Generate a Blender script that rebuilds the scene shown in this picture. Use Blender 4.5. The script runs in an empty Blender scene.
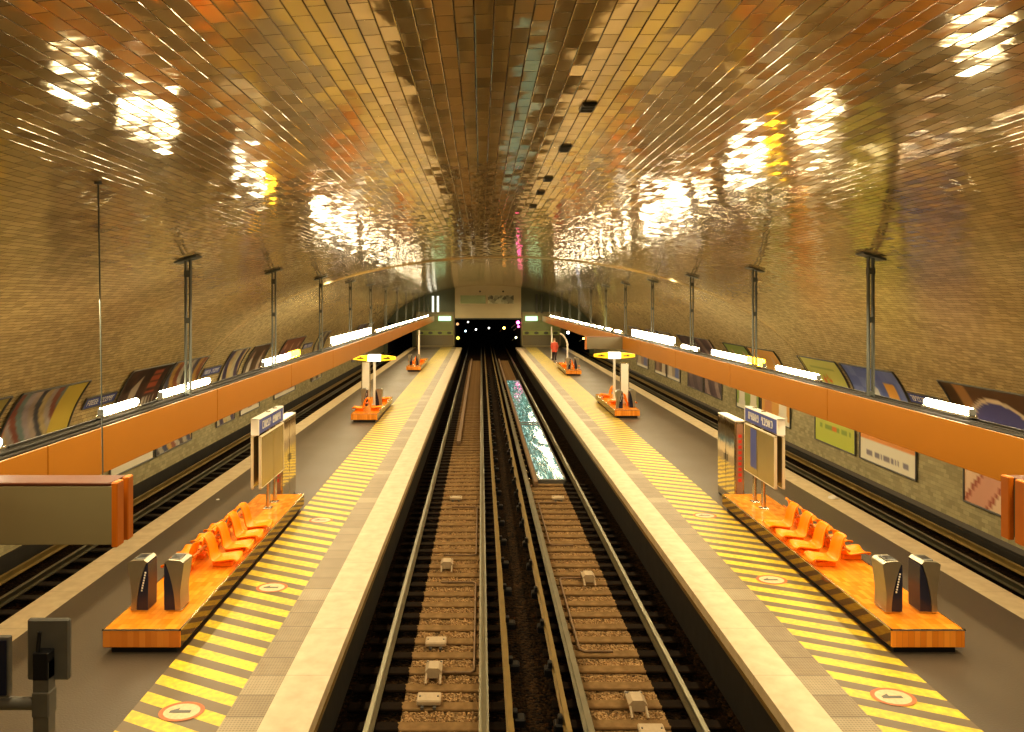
import bpy, math, random
from mathutils import Vector, Matrix
random.seed(7)
C = bpy.context.scene.collection
PI = math.pi

# ------------------------------------------------------------------ dimensions (metres, platform top = 0)
CAMZ = 4.5
AX = 0.735                     # centre line of the station
VA, VB, VZC = 10.0, 4.75, 1.12  # vault ellipse
YN, YF = -5.0, 66.5            # near and far end
RAILZ, SLEEPZ, BALZ = -0.70, -0.84, -0.88
BEDZ = -1.0
def vault(lat): return VZC + VB*math.sqrt(max(0, 1-(lat/VA)**2))
def vx(z):      return VA*math.sqrt(max(0, 1-((z-VZC)/VB)**2)) if z > VZC else VA

# ------------------------------------------------------------------ mesh builder
class MB:
    def __init__(s): s.v=[]; s.f=[]; s.m=[]; s.sm=[]
    def add(s, vs, fs, mi=0, smooth=False):
        b=len(s.v); s.v+= [tuple(p) for p in vs]
        for f in fs: s.f.append([i+b for i in f]); s.m.append(mi); s.sm.append(smooth)
        return s
    def box(s, x0,x1,y0,y1,z0,z1, mi=0, M=None):
        vs=[Vector((x,y,z)) for z in (z0,z1) for y in (y0,y1) for x in (x0,x1)]
        if M: vs=[M@p for p in vs]
        return s.add(vs,[(0,2,3,1),(4,5,7,6),(0,1,5,4),(2,6,7,3),(0,4,6,2),(1,3,7,5)],mi)
    def cbox(s, x0,x1,y0,y1,z0,z1,c=0.01, mi=0, M=None):
        """box with chamfered edges"""
        vs=[];idx={}
        X=(x0,x1);Y=(y0,y1);Z=(z0,z1)
        for i in (0,1):
            for j in (0,1):
                for k in (0,1):
                    sx,sy,sz=(1 if i==0 else -1),(1 if j==0 else -1),(1 if k==0 else -1)
                    for a,(dx,dy,dz) in enumerate(((0,c,c),(c,0,c),(c,c,0))):
                        idx[i,j,k,a]=len(vs); vs.append(Vector((X[i]+sx*dx,Y[j]+sy*dy,Z[k]+sz*dz)))
        fs=[]
        for i in (0,1): fs.append([idx[i,0,0,0],idx[i,1,0,0],idx[i,1,1,0],idx[i,0,1,0]][::(-1 if i==0 else 1)])
        for j in (0,1): fs.append([idx[0,j,0,1],idx[1,j,0,1],idx[1,j,1,1],idx[0,j,1,1]][::(1 if j==0 else -1)])
        for k in (0,1): fs.append([idx[0,0,k,2],idx[1,0,k,2],idx[1,1,k,2],idx[0,1,k,2]][::(-1 if k==0 else 1)])
        for j in (0,1):
            for k in (0,1): fs.append([idx[0,j,k,1],idx[1,j,k,1],idx[1,j,k,2],idx[0,j,k,2]])
        for i in (0,1):
            for k in (0,1): fs.append([idx[i,0,k,0],idx[i,1,k,0],idx[i,1,k,2],idx[i,0,k,2]])
        for i in (0,1):
            for j in (0,1): fs.append([idx[i,j,0,0],idx[i,j,1,0],idx[i,j,1,1],idx[i,j,0,1]])
        for i in (0,1):
            for j in (0,1):
                for k in (0,1): fs.append([idx[i,j,k,0],idx[i,j,k,1],idx[i,j,k,2]])
        if M: vs=[M@p for p in vs]
        return s.add(vs,fs,mi)
    def tube(s, pts, r, n=10, mi=0, cap=True, smooth=True):
        pts=[Vector(p) for p in pts]; rs=r if isinstance(r,(list,tuple)) else [r]*len(pts)
        vs=[];fs=[]
        up=None
        for i,p in enumerate(pts):
            t=(pts[min(i+1,len(pts)-1)]-pts[max(i-1,0)]).normalized()
            if up is None:
                up=Vector((0,0,1)) if abs(t.z)<.9 else Vector((1,0,0))
            a=t.cross(up).normalized(); b=a.cross(t).normalized(); up=b
            for k in range(n):
                th=2*PI*k/n; vs.append(p+a*math.cos(th)*rs[i]+b*math.sin(th)*rs[i])
        for i in range(len(pts)-1):
            for k in range(n):
                fs.append((i*n+k,i*n+(k+1)%n,(i+1)*n+(k+1)%n,(i+1)*n+k))
        s.add(vs,fs,mi,smooth)
        if cap:
            s.add(vs[:n],[tuple(range(n))[::-1]],mi); s.add(vs[-n:],[tuple(range(n))],mi)
        return s
    def prism_y(s, poly, y0, y1, mi=0, smooth=False, M=None):
        """polygon in xz extruded along y"""
        n=len(poly)
        vs=[Vector((x,y0,z)) for x,z in poly]+[Vector((x,y1,z)) for x,z in poly]
        if M: vs=[M@p for p in vs]
        s.add(vs,[tuple((i,(i+1)%n,(i+1)%n+n,i+n)) for i in range(n)],mi,smooth)
        s.add(vs,[tuple(range(n))[::-1],tuple(range(n,2*n))],mi)
        return s
    def disc(s,c,r,z,n=32,mi=0,r2=0.0,ax=1.0):
        cx,cy=c
        o=[(cx+r*ax*math.cos(2*PI*k/n),cy+r*math.sin(2*PI*k/n),z) for k in range(n)]
        if r2<=0: return s.add(o,[tuple(range(n))],mi)
        i=[(cx+r2*ax*math.cos(2*PI*k/n),cy+r2*math.sin(2*PI*k/n),z) for k in range(n)]
        return s.add(o+i,[(k,(k+1)%n,(k+1)%n+n,k+n) for k in range(n)],mi)
    def build(s,name,mats,parent=None,loc=None):
        me=bpy.data.meshes.new(name); me.from_pydata(s.v,[],s.f)
        for m in (mats if isinstance(mats,(list,tuple)) else [mats]): me.materials.append(m)
        me.polygons.foreach_set('material_index',s.m); me.polygons.foreach_set('use_smooth',s.sm)
        me.update()
        o=bpy.data.objects.new(name,me); C.objects.link(o)
        if parent: o.parent=parent
        if loc: o.location=loc
        return o
def tag(o,label,cat,group=None,kind=None):
    if label: o['label']=label
    if cat: o['category']=cat
    if group: o['group']=group
    if kind: o['kind']=kind
    return o
def thing(name,label,cat,loc=(0,0,0),rz=0,group=None):
    o=bpy.data.objects.new(name,None); C.objects.link(o); o.empty_display_size=.1
    o.location=loc; o.rotation_euler=(0,0,rz)
    return tag(o,label,cat,group)
def struct(o): o['kind']='structure'; return o
def dup(root,loc,rz=None,label=None,group=None):
    r=root.copy(); C.objects.link(r); r.location=loc
    if rz is not None: r.rotation_euler=(0,0,rz)
    if label: r['label']=label
    if group: r['group']=group
    for ch in list(root.children):
        c=ch.copy(); C.objects.link(c); c.parent=r
        for g in ch.children:
            d=g.copy(); C.objects.link(d); d.parent=c
    return r

# ------------------------------------------------------------------ materials
def newmat(name):
    m=bpy.data.materials.new(name); m.use_nodes=True
    nt=m.node_tree; b=nt.nodes['Principled BSDF']; return m,nt,b
def N(nt,t,**k):
    n=nt.nodes.new(t)
    for a,v in k.items(): setattr(n,a,v)
    return n
def math_(nt,op,a,b=None,c=None):
    n=N(nt,'ShaderNodeMath',operation=op)
    for i,x in enumerate((a,b,c)):
        if x is None: continue
        if isinstance(x,(int,float)): n.inputs[i].default_value=x
        else: nt.links.new(x,n.inputs[i])
    return n.outputs[0]
def mixc(nt,fac,a,b,mode='MIX'):
    n=N(nt,'ShaderNodeMix',data_type='RGBA',blend_type=mode)
    for i,x in ((0,fac),(6,a),(7,b)):
        if isinstance(x,(int,float)): n.inputs[i].default_value=x
        elif isinstance(x,tuple): n.inputs[i].default_value=(*x[:3],1)
        else: nt.links.new(x,n.inputs[i])
    return n.outputs[2]
def simple(name,col,rough=.5,metal=0.,noise=.12,scale=8.,bump=0.,emit=None,es=0.,spec=None):
    m,nt,b=newmat(name)
    tc=N(nt,'ShaderNodeTexCoord'); nz=N(nt,'ShaderNodeTexNoise'); nz.inputs['Scale'].default_value=scale; nz.inputs['Detail'].default_value=5
    nt.links.new(tc.outputs['Object'],nz.inputs['Vector'])
    d=tuple(max(0,c*(1-noise)) for c in col); l=tuple(min(1,c*(1+noise)) for c in col)
    nt.links.new(mixc(nt,nz.outputs[0],d,l),b.inputs['Base Color'])
    b.inputs['Roughness'].default_value=rough; b.inputs['Metallic'].default_value=metal
    if spec is not None: b.inputs['Specular IOR Level'].default_value=spec
    if bump>0:
        bp=N(nt,'ShaderNodeBump'); bp.inputs['Strength'].default_value=.5; bp.inputs['Distance'].default_value=bump
        nt.links.new(nz.outputs[0],bp.inputs['Height']); nt.links.new(bp.outputs[0],b.inputs['Normal'])
    if emit: b.inputs['Emission Color'].default_value=(*emit,1); b.inputs['Emission Strength'].default_value=es
    return m

def tile_mat(name,base,grout,metal,rough,tilt,row=.094,col=.19,spec=.5,wave=.02,side=False):
    """glazed tiles from a UV map in metres; every tile leans a little its own way"""
    m,nt,b=newmat(name); L=nt.links
    uv=N(nt,'ShaderNodeUVMap',uv_map='UVMap'); sp=N(nt,'ShaderNodeSeparateXYZ'); L.new(uv.outputs[0],sp.inputs[0])
    u=math_(nt,'DIVIDE',sp.outputs[0],row); r=math_(nt,'FLOOR',u); fu=math_(nt,'FRACT',u)
    v=math_(nt,'ADD',math_(nt,'DIVIDE',sp.outputs[1],col),math_(nt,'MULTIPLY',math_(nt,'MODULO',r,2.),.5))
    c=math_(nt,'FLOOR',v); fv=math_(nt,'FRACT',v)
    cb=N(nt,'ShaderNodeCombineXYZ'); L.new(r,cb.inputs[0]); L.new(c,cb.inputs[1])
    wn=N(nt,'ShaderNodeTexWhiteNoise',noise_dimensions='2D'); L.new(cb.outputs[0],wn.inputs['Vector'])
    ws=N(nt,'ShaderNodeSeparateXYZ'); L.new(wn.outputs['Color'],ws.inputs[0])
    du=math_(nt,'MULTIPLY',math_(nt,'SUBTRACT',fu,.5),row); dv=math_(nt,'MULTIPLY',math_(nt,'SUBTRACT',fv,.5),col)
    h=math_(nt,'ADD',math_(nt,'MULTIPLY',du,math_(nt,'SUBTRACT',ws.outputs[0],.5)),math_(nt,'MULTIPLY',dv,math_(nt,'SUBTRACT',ws.outputs[1],.5)))
    h=math_(nt,'MULTIPLY',h,tilt)
    eu=math_(nt,'MULTIPLY',math_(nt,'SUBTRACT',.5,math_(nt,'ABSOLUTE',math_(nt,'SUBTRACT',fu,.5))),row)
    ev=math_(nt,'MULTIPLY',math_(nt,'SUBTRACT',.5,math_(nt,'ABSOLUTE',math_(nt,'SUBTRACT',fv,.5))),col)
    e=math_(nt,'MINIMUM',eu,math_(nt,'MULTIPLY',ev,1.7))
    mr=N(nt,'ShaderNodeMapRange'); L.new(e,mr.inputs[0]); mr.inputs[1].default_value=0.001; mr.inputs[2].default_value=.006
    h=math_(nt,'ADD',h,math_(nt,'MULTIPLY',mr.outputs[0],.0006))
    nz=N(nt,'ShaderNodeTexNoise'); nz.inputs['Scale'].default_value=2.2; nz.inputs['Detail'].default_value=3; L.new(uv.outputs[0],nz.inputs['Vector'])
    h=math_(nt,'ADD',h,math_(nt,'MULTIPLY',nz.outputs[0],wave))
    if side:
        nf=N(nt,'ShaderNodeTexNoise'); nf.inputs['Scale'].default_value=9; nf.inputs['Detail'].default_value=2; L.new(uv.outputs[0],nf.inputs['Vector'])
        h=math_(nt,'ADD',h,math_(nt,'MULTIPLY',nf.outputs[0],.0011))
    bp=N(nt,'ShaderNodeBump'); bp.inputs['Strength'].default_value=1; bp.inputs['Distance'].default_value=1.
    L.new(h,bp.inputs['Height']); L.new(bp.outputs[0],b.inputs['Normal'])
    n2=N(nt,'ShaderNodeTexNoise'); n2.inputs['Scale'].default_value=.45; n2.inputs['Detail'].default_value=4; L.new(uv.outputs[0],n2.inputs['Vector'])
    var=math_(nt,'ADD',math_(nt,'MULTIPLY',ws.outputs[2],.45),math_(nt,'MULTIPLY',n2.outputs[0],.55))
    dark=tuple(x*.55 for x in base); lite=tuple(min(1,x*1.2) for x in base)
    cc=mixc(nt,var,dark,lite)
    L.new(mixc(nt,mr.outputs[0],grout,cc),b.inputs['Base Color'])
    b.inputs['Roughness'].default_value=rough; b.inputs['Metallic'].default_value=metal; b.inputs['Specular IOR Level'].default_value=spec
    if side:   # duller, dirtier glaze low on the haunches
        q=math_(nt,'ABSOLUTE',math_(nt,'SUBTRACT',sp.outputs[0],12.0))
        rr=N(nt,'ShaderNodeMapRange',interpolation_type='SMOOTHSTEP'); L.new(q,rr.inputs[0]); rr.inputs[1].default_value=4.6; rr.inputs[2].default_value=8.5; rr.inputs[3].default_value=rough; rr.inputs[4].default_value=.20
        L.new(rr.outputs[0],b.inputs['Roughness'])
        rm=N(nt,'ShaderNodeMapRange'); L.new(rr.outputs[0],rm.inputs[0]); rm.inputs[1].default_value=rough; rm.inputs[2].default_value=.2; rm.inputs[3].default_value=metal; rm.inputs[4].default_value=.16
        L.new(rm.outputs[0],b.inputs['Metallic'])
    return m

M={}
M['vault']=tile_mat('glazed_vault_tile',(.74,.58,.30),(.07,.045,.02),.42,.08,.036,side=True,spec=.85,wave=.004)
M['walltile']=tile_mat('glazed_wall_tile',(.44,.38,.22),(.30,.26,.15),.05,.25,.02,wave=.003)
M['orange']=simple('orange_enamel',(.28,.110,.007),.42,0,.06,1.2,spec=.25)
M['darkred']=simple('dark_red_brown_trim',(.10,.03,.012),.5)
M['orange2']=simple('orange_endcap',(.52,.15,.008),.4,0,.1,3)
M['darktray']=simple('dark_cable_tray',(.022,.018,.012),.6,.1,.5,6,.01)
M['cream']=simple('cream_panel',(.24,.20,.11),.45,0,.08,3)
M['dimcream']=simple('dull_cream_panel',(.16,.13,.075),.5,0,.08,3)
M['fadedcream']=simple('faded_cream_print',(.62,.50,.30),.5,0,.3,20)
M['fadedred']=simple('faded_red_print',(.50,.16,.06),.5,0,.35,20)
M['cream2']=simple('ivory_frame',(.55,.47,.32),.4,0,.06,4)
M['endcream']=simple('cream_lintel',(.52,.45,.28),.6,0,.1,1)
M['steel']=simple('brushed_steel',(.62,.58,.5),.22,1.,.12,5)
M['binsteel']=simple('satin_silver',(.36,.32,.24),.33,.75,.1,6)
M['mirror']=simple('polished_steel',(.66,.6,.5),.08,1.,.05,2,.01)
M['bronze']=simple('bronze_board',(.46,.36,.16),.25,.6,.12,2)
M['greymetal']=simple('grey_metal',(.16,.155,.14),.5,.4,.2,8)
M['darkgreen']=simple('dark_painted_post',(.08,.085,.07),.5,.2,.2,8)
M['black']=simple('black_rubber',(.012,.012,.014),.35,0,.2,8)
M['navy']=simple('dark_glossy_panel',(.02,.022,.045),.22,0,.2,4)
M['blue']=simple('blue_enamel',(.07,.09,.30),.35,0,.1,4)
M['white']=simple('white_paint',(.78,.74,.66),.4,0,.06,4)
M['red']=simple('red_paint',(.6,.05,.03),.45,0,.1,4)
M['yellow']=simple('yellow_paint',(.85,.62,.03),.45,0,.1,4)
M['coping']=None
M['railtop']=simple('worn_rail_steel',(.20,.18,.12),.42,.6,.3,3)
M['powerrail']=simple('rusty_power_rail',(.22,.15,.045),.5,.3,.4,3)
M['wood']=simple('weathered_sleeper',(.22,.145,.08),.75,0,.35,9,.01)
M['plank']=simple('guard_plank',(.21,.135,.075),.7,0,.3,7)
M['concrete']=simple('dusty_grey_box',(.46,.36,.24),.7,0,.15,12,.01)
M['seat']=simple('orange_plastic',(1.,.27,.004),.3,0,.04,4,spec=.35)
M['tube']=simple('fluorescent_tube',(1,.95,.8),.4,0,0,1,emit=(1,.86,.58),es=32)
M['bigtube']=simple('lit_diffuser',(1,.95,.85),.4,0,0,1,emit=(1,.90,.66),es=19)
M['yellowtube']=simple('yellow_lit_tube',(1,.6,.05),.4,0,0,1,emit=(1,.52,.02),es=16)
M['whiteglow']=simple('lit_white_sign',(.9,.9,.85),.4,0,0,1,emit=(.95,.97,.85),es=1.1)
M['yellowglow']=simple('lit_yellow_sign',(.95,.6,.03),.4,0,.1,6,emit=(1,.62,.03),es=.75)
M['greenglow']=simple('lit_green_screen',(.5,.9,.7),.4,0,.1,6,emit=(.5,1,.62),es=1.3)
M['tunnel']=simple('black_tunnel_lining',(.012,.011,.013),.9,0,.3,2)  # near-black lining colour for the tunnels
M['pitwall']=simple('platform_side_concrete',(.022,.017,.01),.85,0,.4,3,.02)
M['skin']=simple('skin',(.62,.38,.25),.5,0,.05,5)
M['coat']=simple('red_coat',(.55,.09,.05),.7,0,.15,9)
M['trouser']=simple('dark_trousers',(.06,.04,.05),.7,0,.15,9)
M['hair']=simple('brown_hair',(.16,.09,.04),.6,0,.15,9)

def asphalt():
    m,nt,b=newmat('dark_asphalt'); L=nt.links
    tc=N(nt,'ShaderNodeTexCoord')
    a=N(nt,'ShaderNodeTexNoise'); a.inputs['Scale'].default_value=.5; a.inputs['Detail'].default_value=6; L.new(tc.outputs['Object'],a.inputs['Vector'])
    f=N(nt,'ShaderNodeTexNoise'); f.inputs['Scale'].default_value=45; f.inputs['Detail'].default_value=3; L.new(tc.outputs['Object'],f.inputs['Vector'])
    c=mixc(nt,a.outputs[0],(.055,.042,.03),(.13,.10,.07))
    c=mixc(nt,math_(nt,'MULTIPLY',f.outputs[0],.5),c,(.11,.09,.066))
    L.new(c,b.inputs['Base Color'])
    r=N(nt,'ShaderNodeMapRange'); L.new(a.outputs[0],r.inputs[0]); r.inputs[3].default_value=.32; r.inputs[4].default_value=.55
    L.new(r.outputs[0],b.inputs['Roughness'])
    bp=N(nt,'ShaderNodeBump'); bp.inputs['Strength'].default_value=.35; bp.inputs['Distance'].default_value=.01
    L.new(f.outputs[0],bp.inputs['Height']); L.new(bp.outputs[0],b.inputs['Normal'])
    return m
M['asphalt']=asphalt()
def hatch():
    """yellow slanted bars worn into the grey strip, in world metres"""
    m,nt,b=newmat('yellow_hatching'); L=nt.links
    tc=N(nt,'ShaderNodeTexCoord'); sp=N(nt,'ShaderNodeSeparateXYZ'); L.new(tc.outputs['Object'],sp.inputs[0])
    s=math_(nt,'ADD',sp.outputs[1],math_(nt,'MULTIPLY',sp.outputs[0],.44))
    s=math_(nt,'FRACT',math_(nt,'DIVIDE',s,.363))
    a=N(nt,'ShaderNodeTexNoise'); a.inputs['Scale'].default_value=14; a.inputs['Detail'].default_value=6; L.new(tc.outputs['Object'],a.inputs['Vector'])
    g=N(nt,'ShaderNodeTexNoise'); g.inputs['Scale'].default_value=1.1; g.inputs['Detail'].default_value=6; L.new(tc.outputs['Object'],g.inputs['Vector'])
    s2=math_(nt,'LESS_THAN',s,.53)
    wear=N(nt,'ShaderNodeMapRange'); L.new(math_(nt,'ADD',math_(nt,'MULTIPLY',a.outputs[0],.6),math_(nt,'MULTIPLY',g.outputs[0],.4)),wear.inputs[0])
    wear.inputs[1].default_value=.60; wear.inputs[2].default_value=.38; wear.inputs[3].default_value=.55; wear.inputs[4].default_value=1
    fac=math_(nt,'MULTIPLY',s2,wear.outputs[0])
    grey=mixc(nt,g.outputs[0],(.12,.09,.055),(.21,.16,.10))
    L.new(mixc(nt,fac,grey,(.84,.62,.05)),b.inputs['Base Color']); b.inputs['Roughness'].default_value=.42
    return m
M['hatch']=hatch()
def tactile():
    m,nt,b=newmat('studded_tiles'); L=nt.links
    tc=N(nt,'ShaderNodeTexCoord'); mp=N(nt,'ShaderNodeMapping'); L.new(tc.outputs['Object'],mp.inputs[0])
    sp=N(nt,'ShaderNodeSeparateXYZ'); L.new(tc.outputs['Object'],sp.inputs[0])
    def stud(x,p): return math_(nt,'ABSOLUTE',math_(nt,'SUBTRACT',math_(nt,'FRACT',math_(nt,'DIVIDE',x,p)),.5))
    st=math_(nt,'ADD',stud(sp.outputs[0],.035),stud(sp.outputs[1],.035))
    cell=math_(nt,'FLOOR',math_(nt,'DIVIDE',sp.outputs[1],.42))
    joint=math_(nt,'GREATER_THAN',math_(nt,'FRACT',math_(nt,'DIVIDE',sp.outputs[1],.42)),.97)
    wn=N(nt,'ShaderNodeTexWhiteNoise',noise_dimensions='1D'); L.new(cell,wn.inputs['W'])
    nz=N(nt,'ShaderNodeTexNoise'); nz.inputs['Scale'].default_value=5; nz.inputs['Detail'].default_value=5; L.new(tc.outputs['Object'],nz.inputs['Vector'])
    v=math_(nt,'ADD',math_(nt,'MULTIPLY',math_(nt,'POWER',wn.outputs['Value'],3.),.6),math_(nt,'MULTIPLY',nz.outputs[0],.45))
    c=mixc(nt,v,(.20,.15,.09),(.46,.38,.25)); c=mixc(nt,joint,c,(.07,.05,.03))
    c=mixc(nt,math_(nt,'MULTIPLY',math_(nt,'GREATER_THAN',st,.62),.5),c,(.10,.075,.05))
    L.new(c,b.inputs['Base Color']); b.inputs['Roughness'].default_value=.45
    bp=N(nt,'ShaderNodeBump'); bp.inputs['Strength'].default_value=.6; bp.inputs['Distance'].default_value=-.006
    L.new(st,bp.inputs['Height']); L.new(bp.outputs[0],b.inputs['Normal'])
    return m
M['tactile']=tactile()
def coping():
    m,nt,b=newmat('worn_cream_stone'); L=nt.links
    tc=N(nt,'ShaderNodeTexCoord'); sp=N(nt,'ShaderNodeSeparateXYZ'); L.new(tc.outputs['Object'],sp.inputs[0])
    a=N(nt,'ShaderNodeTexNoise'); a.inputs['Scale'].default_value=5; a.inputs['Detail'].default_value=8; L.new(tc.outputs['Object'],a.inputs['Vector'])
    c=mixc(nt,a.outputs[0],(.46,.36,.21),(.76,.65,.46))
    j=math_(nt,'GREATER_THAN',math_(nt,'FRACT',math_(nt,'DIVIDE',sp.outputs[1],1.2)),.992)
    L.new(mixc(nt,math_(nt,'MULTIPLY',j,.5),c,(.2,.15,.09)),b.inputs['Base Color']); b.inputs['Roughness'].default_value=.5
    bp=N(nt,'ShaderNodeBump'); bp.inputs['Strength'].default_value=.3; bp.inputs['Distance'].default_value=.01
    L.new(a.outputs[0],bp.inputs['Height']); L.new(bp.outputs[0],b.inputs['Normal'])
    return m
M['coping']=coping()
def plinth_tile():
    m,nt,b=newmat('orange_glazed_tile'); L=nt.links
    tc=N(nt,'ShaderNodeTexCoord'); sp=N(nt,'ShaderNodeSeparateXYZ'); L.new(tc.outputs['Object'],sp.inputs[0])
    def jt(x,p,w): return math_(nt,'GREATER_THAN',math_(nt,'FRACT',math_(nt,'DIVIDE',math_(nt,'ADD',x,10.),p)),1-w)
    j=math_(nt,'MAXIMUM',jt(sp.outputs[0],.075,.07),jt(sp.outputs[1],.15,.035))
    cb=N(nt,'ShaderNodeCombineXYZ')
    L.new(math_(nt,'FLOOR',math_(nt,'DIVIDE',math_(nt,'ADD',sp.outputs[0],10.),.075)),cb.inputs[0]); L.new(math_(nt,'FLOOR',math_(nt,'DIVIDE',math_(nt,'ADD',sp.outputs[1],10.),.15)),cb.inputs[1])
    wn=N(nt,'ShaderNodeTexWhiteNoise',noise_dimensions='2D'); L.new(cb.outputs[0],wn.inputs['Vector'])
    c=mixc(nt,wn.outputs['Value'],(.72,.23,.015),(.92,.36,.04))
    L.new(mixc(nt,math_(nt,'MULTIPLY',j,.45),c,(.35,.12,.03)),b.inputs['Base Color'])
    b.inputs['Roughness'].default_value=.14; b.inputs['Specular IOR Level'].default_value=.8
    return m
M['plinth']=plinth_tile()
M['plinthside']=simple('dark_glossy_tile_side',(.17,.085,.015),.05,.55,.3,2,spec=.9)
def ballast(name,lit_tone):
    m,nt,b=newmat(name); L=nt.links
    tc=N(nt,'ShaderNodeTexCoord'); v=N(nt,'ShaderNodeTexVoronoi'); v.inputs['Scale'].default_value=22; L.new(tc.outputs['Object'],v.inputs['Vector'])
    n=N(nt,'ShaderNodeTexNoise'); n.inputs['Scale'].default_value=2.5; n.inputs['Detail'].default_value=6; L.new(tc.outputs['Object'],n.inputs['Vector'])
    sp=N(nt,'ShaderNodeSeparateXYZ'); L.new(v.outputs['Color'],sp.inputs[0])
    if lit_tone: c=mixc(nt,sp.outputs[0],(.06,.035,.014),(.40,.26,.125)); b.inputs['Specular IOR Level'].default_value=.2
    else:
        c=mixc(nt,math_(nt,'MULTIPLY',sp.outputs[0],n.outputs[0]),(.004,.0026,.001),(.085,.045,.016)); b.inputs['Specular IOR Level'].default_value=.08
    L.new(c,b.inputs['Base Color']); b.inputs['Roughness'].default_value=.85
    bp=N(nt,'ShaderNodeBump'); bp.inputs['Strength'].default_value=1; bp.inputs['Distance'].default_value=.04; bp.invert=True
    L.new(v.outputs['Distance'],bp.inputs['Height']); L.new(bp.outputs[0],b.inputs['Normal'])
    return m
M['ballast_lit']=ballast('lit_brown_ballast',True); M['ballast_shade']=ballast('shade_black_ballast',False)  # lit strips and shaded rest of the pit put into two ballast colours
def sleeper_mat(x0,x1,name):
    """brown in the middle, pit shade put into the colour as black ends"""
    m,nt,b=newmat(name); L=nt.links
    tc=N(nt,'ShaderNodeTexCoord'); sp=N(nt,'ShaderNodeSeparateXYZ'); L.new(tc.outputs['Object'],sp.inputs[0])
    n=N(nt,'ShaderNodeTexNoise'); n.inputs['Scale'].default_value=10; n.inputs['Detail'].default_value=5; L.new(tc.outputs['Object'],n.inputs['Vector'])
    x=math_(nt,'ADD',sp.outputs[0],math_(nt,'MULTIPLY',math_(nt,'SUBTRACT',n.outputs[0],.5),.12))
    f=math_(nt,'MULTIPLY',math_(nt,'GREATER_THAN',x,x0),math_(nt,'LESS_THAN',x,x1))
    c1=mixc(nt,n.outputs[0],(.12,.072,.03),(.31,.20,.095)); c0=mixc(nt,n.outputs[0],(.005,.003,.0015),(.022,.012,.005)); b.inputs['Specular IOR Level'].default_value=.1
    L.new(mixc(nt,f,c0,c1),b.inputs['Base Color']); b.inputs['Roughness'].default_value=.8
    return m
# vertex-colour material for printed posters
def print_mat(name,rough=.3,emit=0):
    m,nt,b=newmat(name); a=N(nt,'ShaderNodeVertexColor',layer_name='Col'); nt.links.new(a.outputs[0],b.inputs['Base Color'])
    b.inputs['Roughness'].default_value=rough
    return m
M['print']=print_mat('printed_poster')
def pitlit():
    """crinkled surface; its blue-white glow and glints are painted as streaky emission"""
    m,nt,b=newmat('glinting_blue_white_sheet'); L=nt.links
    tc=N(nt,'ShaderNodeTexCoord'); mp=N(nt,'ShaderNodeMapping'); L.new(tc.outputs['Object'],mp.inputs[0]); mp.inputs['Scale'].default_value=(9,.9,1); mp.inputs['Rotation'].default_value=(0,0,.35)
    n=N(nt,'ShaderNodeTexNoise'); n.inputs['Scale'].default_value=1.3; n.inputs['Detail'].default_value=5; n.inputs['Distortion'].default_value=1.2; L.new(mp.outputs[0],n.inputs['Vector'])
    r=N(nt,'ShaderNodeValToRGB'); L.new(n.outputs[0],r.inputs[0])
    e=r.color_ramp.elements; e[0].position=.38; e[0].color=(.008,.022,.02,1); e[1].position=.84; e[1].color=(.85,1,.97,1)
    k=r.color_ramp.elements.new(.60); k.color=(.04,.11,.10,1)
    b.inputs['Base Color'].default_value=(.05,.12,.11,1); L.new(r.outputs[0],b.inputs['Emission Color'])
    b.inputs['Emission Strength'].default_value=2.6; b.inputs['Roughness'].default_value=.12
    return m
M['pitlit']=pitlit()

# ------------------------------------------------------------------ shell: vault and walls
def shell(name,pts,mat,y0=YN,y1=YF,nseg=30,u0=0.):
    us=[u0]
    for i in range(1,len(pts)): us.append(us[-1]+math.dist(pts[i],pts[i-1]))
    vs=[];uvs=[];fs=[]
    for j in range(nseg+1):
        y=y0+(y1-y0)*j/nseg
        for (x,z),u in zip(pts,us): vs.append((x,y,z)); uvs.append((u,y))
    n=len(pts)
    for j in range(nseg):
        for i in range(n-1): fs.append((j*n+i,j*n+i+1,(j+1)*n+i+1,(j+1)*n+i))
    me=bpy.data.meshes.new(name); me.from_pydata(vs,[],fs); me.materials.append(mat)
    uvl=me.uv_layers.new(name='UVMap')
    for l in me.loops: uvl.data[l.index].uv=uvs[l.vertex_index]
    me.polygons.foreach_set('use_smooth',[True]*len(me.polygons))
    o=bpy.data.objects.new(name,me); C.objects.link(o); return struct(o)
NV=96
th0=0.0
arc=[(AX-VA*math.cos(PI*i/NV),VZC+VB*math.sin(PI*i/NV)) for i in range(NV+1)]
shell('ceiling',arc,M['vault'])
shell('wall_left',[(AX-VA,-.45),(AX-VA,VZC)],M['walltile'],u0=.03)
shell('wall_right',[(AX+VA,VZC),(AX+VA,-.45)],M['walltile'],u0=.03)
# dark foot of the walls
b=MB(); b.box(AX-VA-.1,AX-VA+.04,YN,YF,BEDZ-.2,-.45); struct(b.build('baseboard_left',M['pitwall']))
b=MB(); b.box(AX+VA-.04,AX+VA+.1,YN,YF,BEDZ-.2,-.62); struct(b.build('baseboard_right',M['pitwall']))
# raised expansion ribs across the vault
for k,(y,w,d) in enumerate(((22.3,.12,.035),)):
    vs=[];fs=[]
    for i in range(NV+1):
        a=PI*i/NV
        for (dy,off) in ((-w/2,-.02),(-w/4,d),(w/4,d),(w/2,-.02)):
            vs.append((AX-(VA-off)*math.cos(a),y+dy,VZC+(VB-off)*math.sin(a)))
    for i in range(NV):
        for q in range(3): fs.append((i*4+q,i*4+q+1,(i+1)*4+q+1,(i+1)*4+q))
    r=MB(); r.add(vs,fs,0,True); struct(r.build('trim_%d'%(k+1),simple('glazed_rib',(.66,.52,.28),.15,.5,.1,2)))

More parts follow.
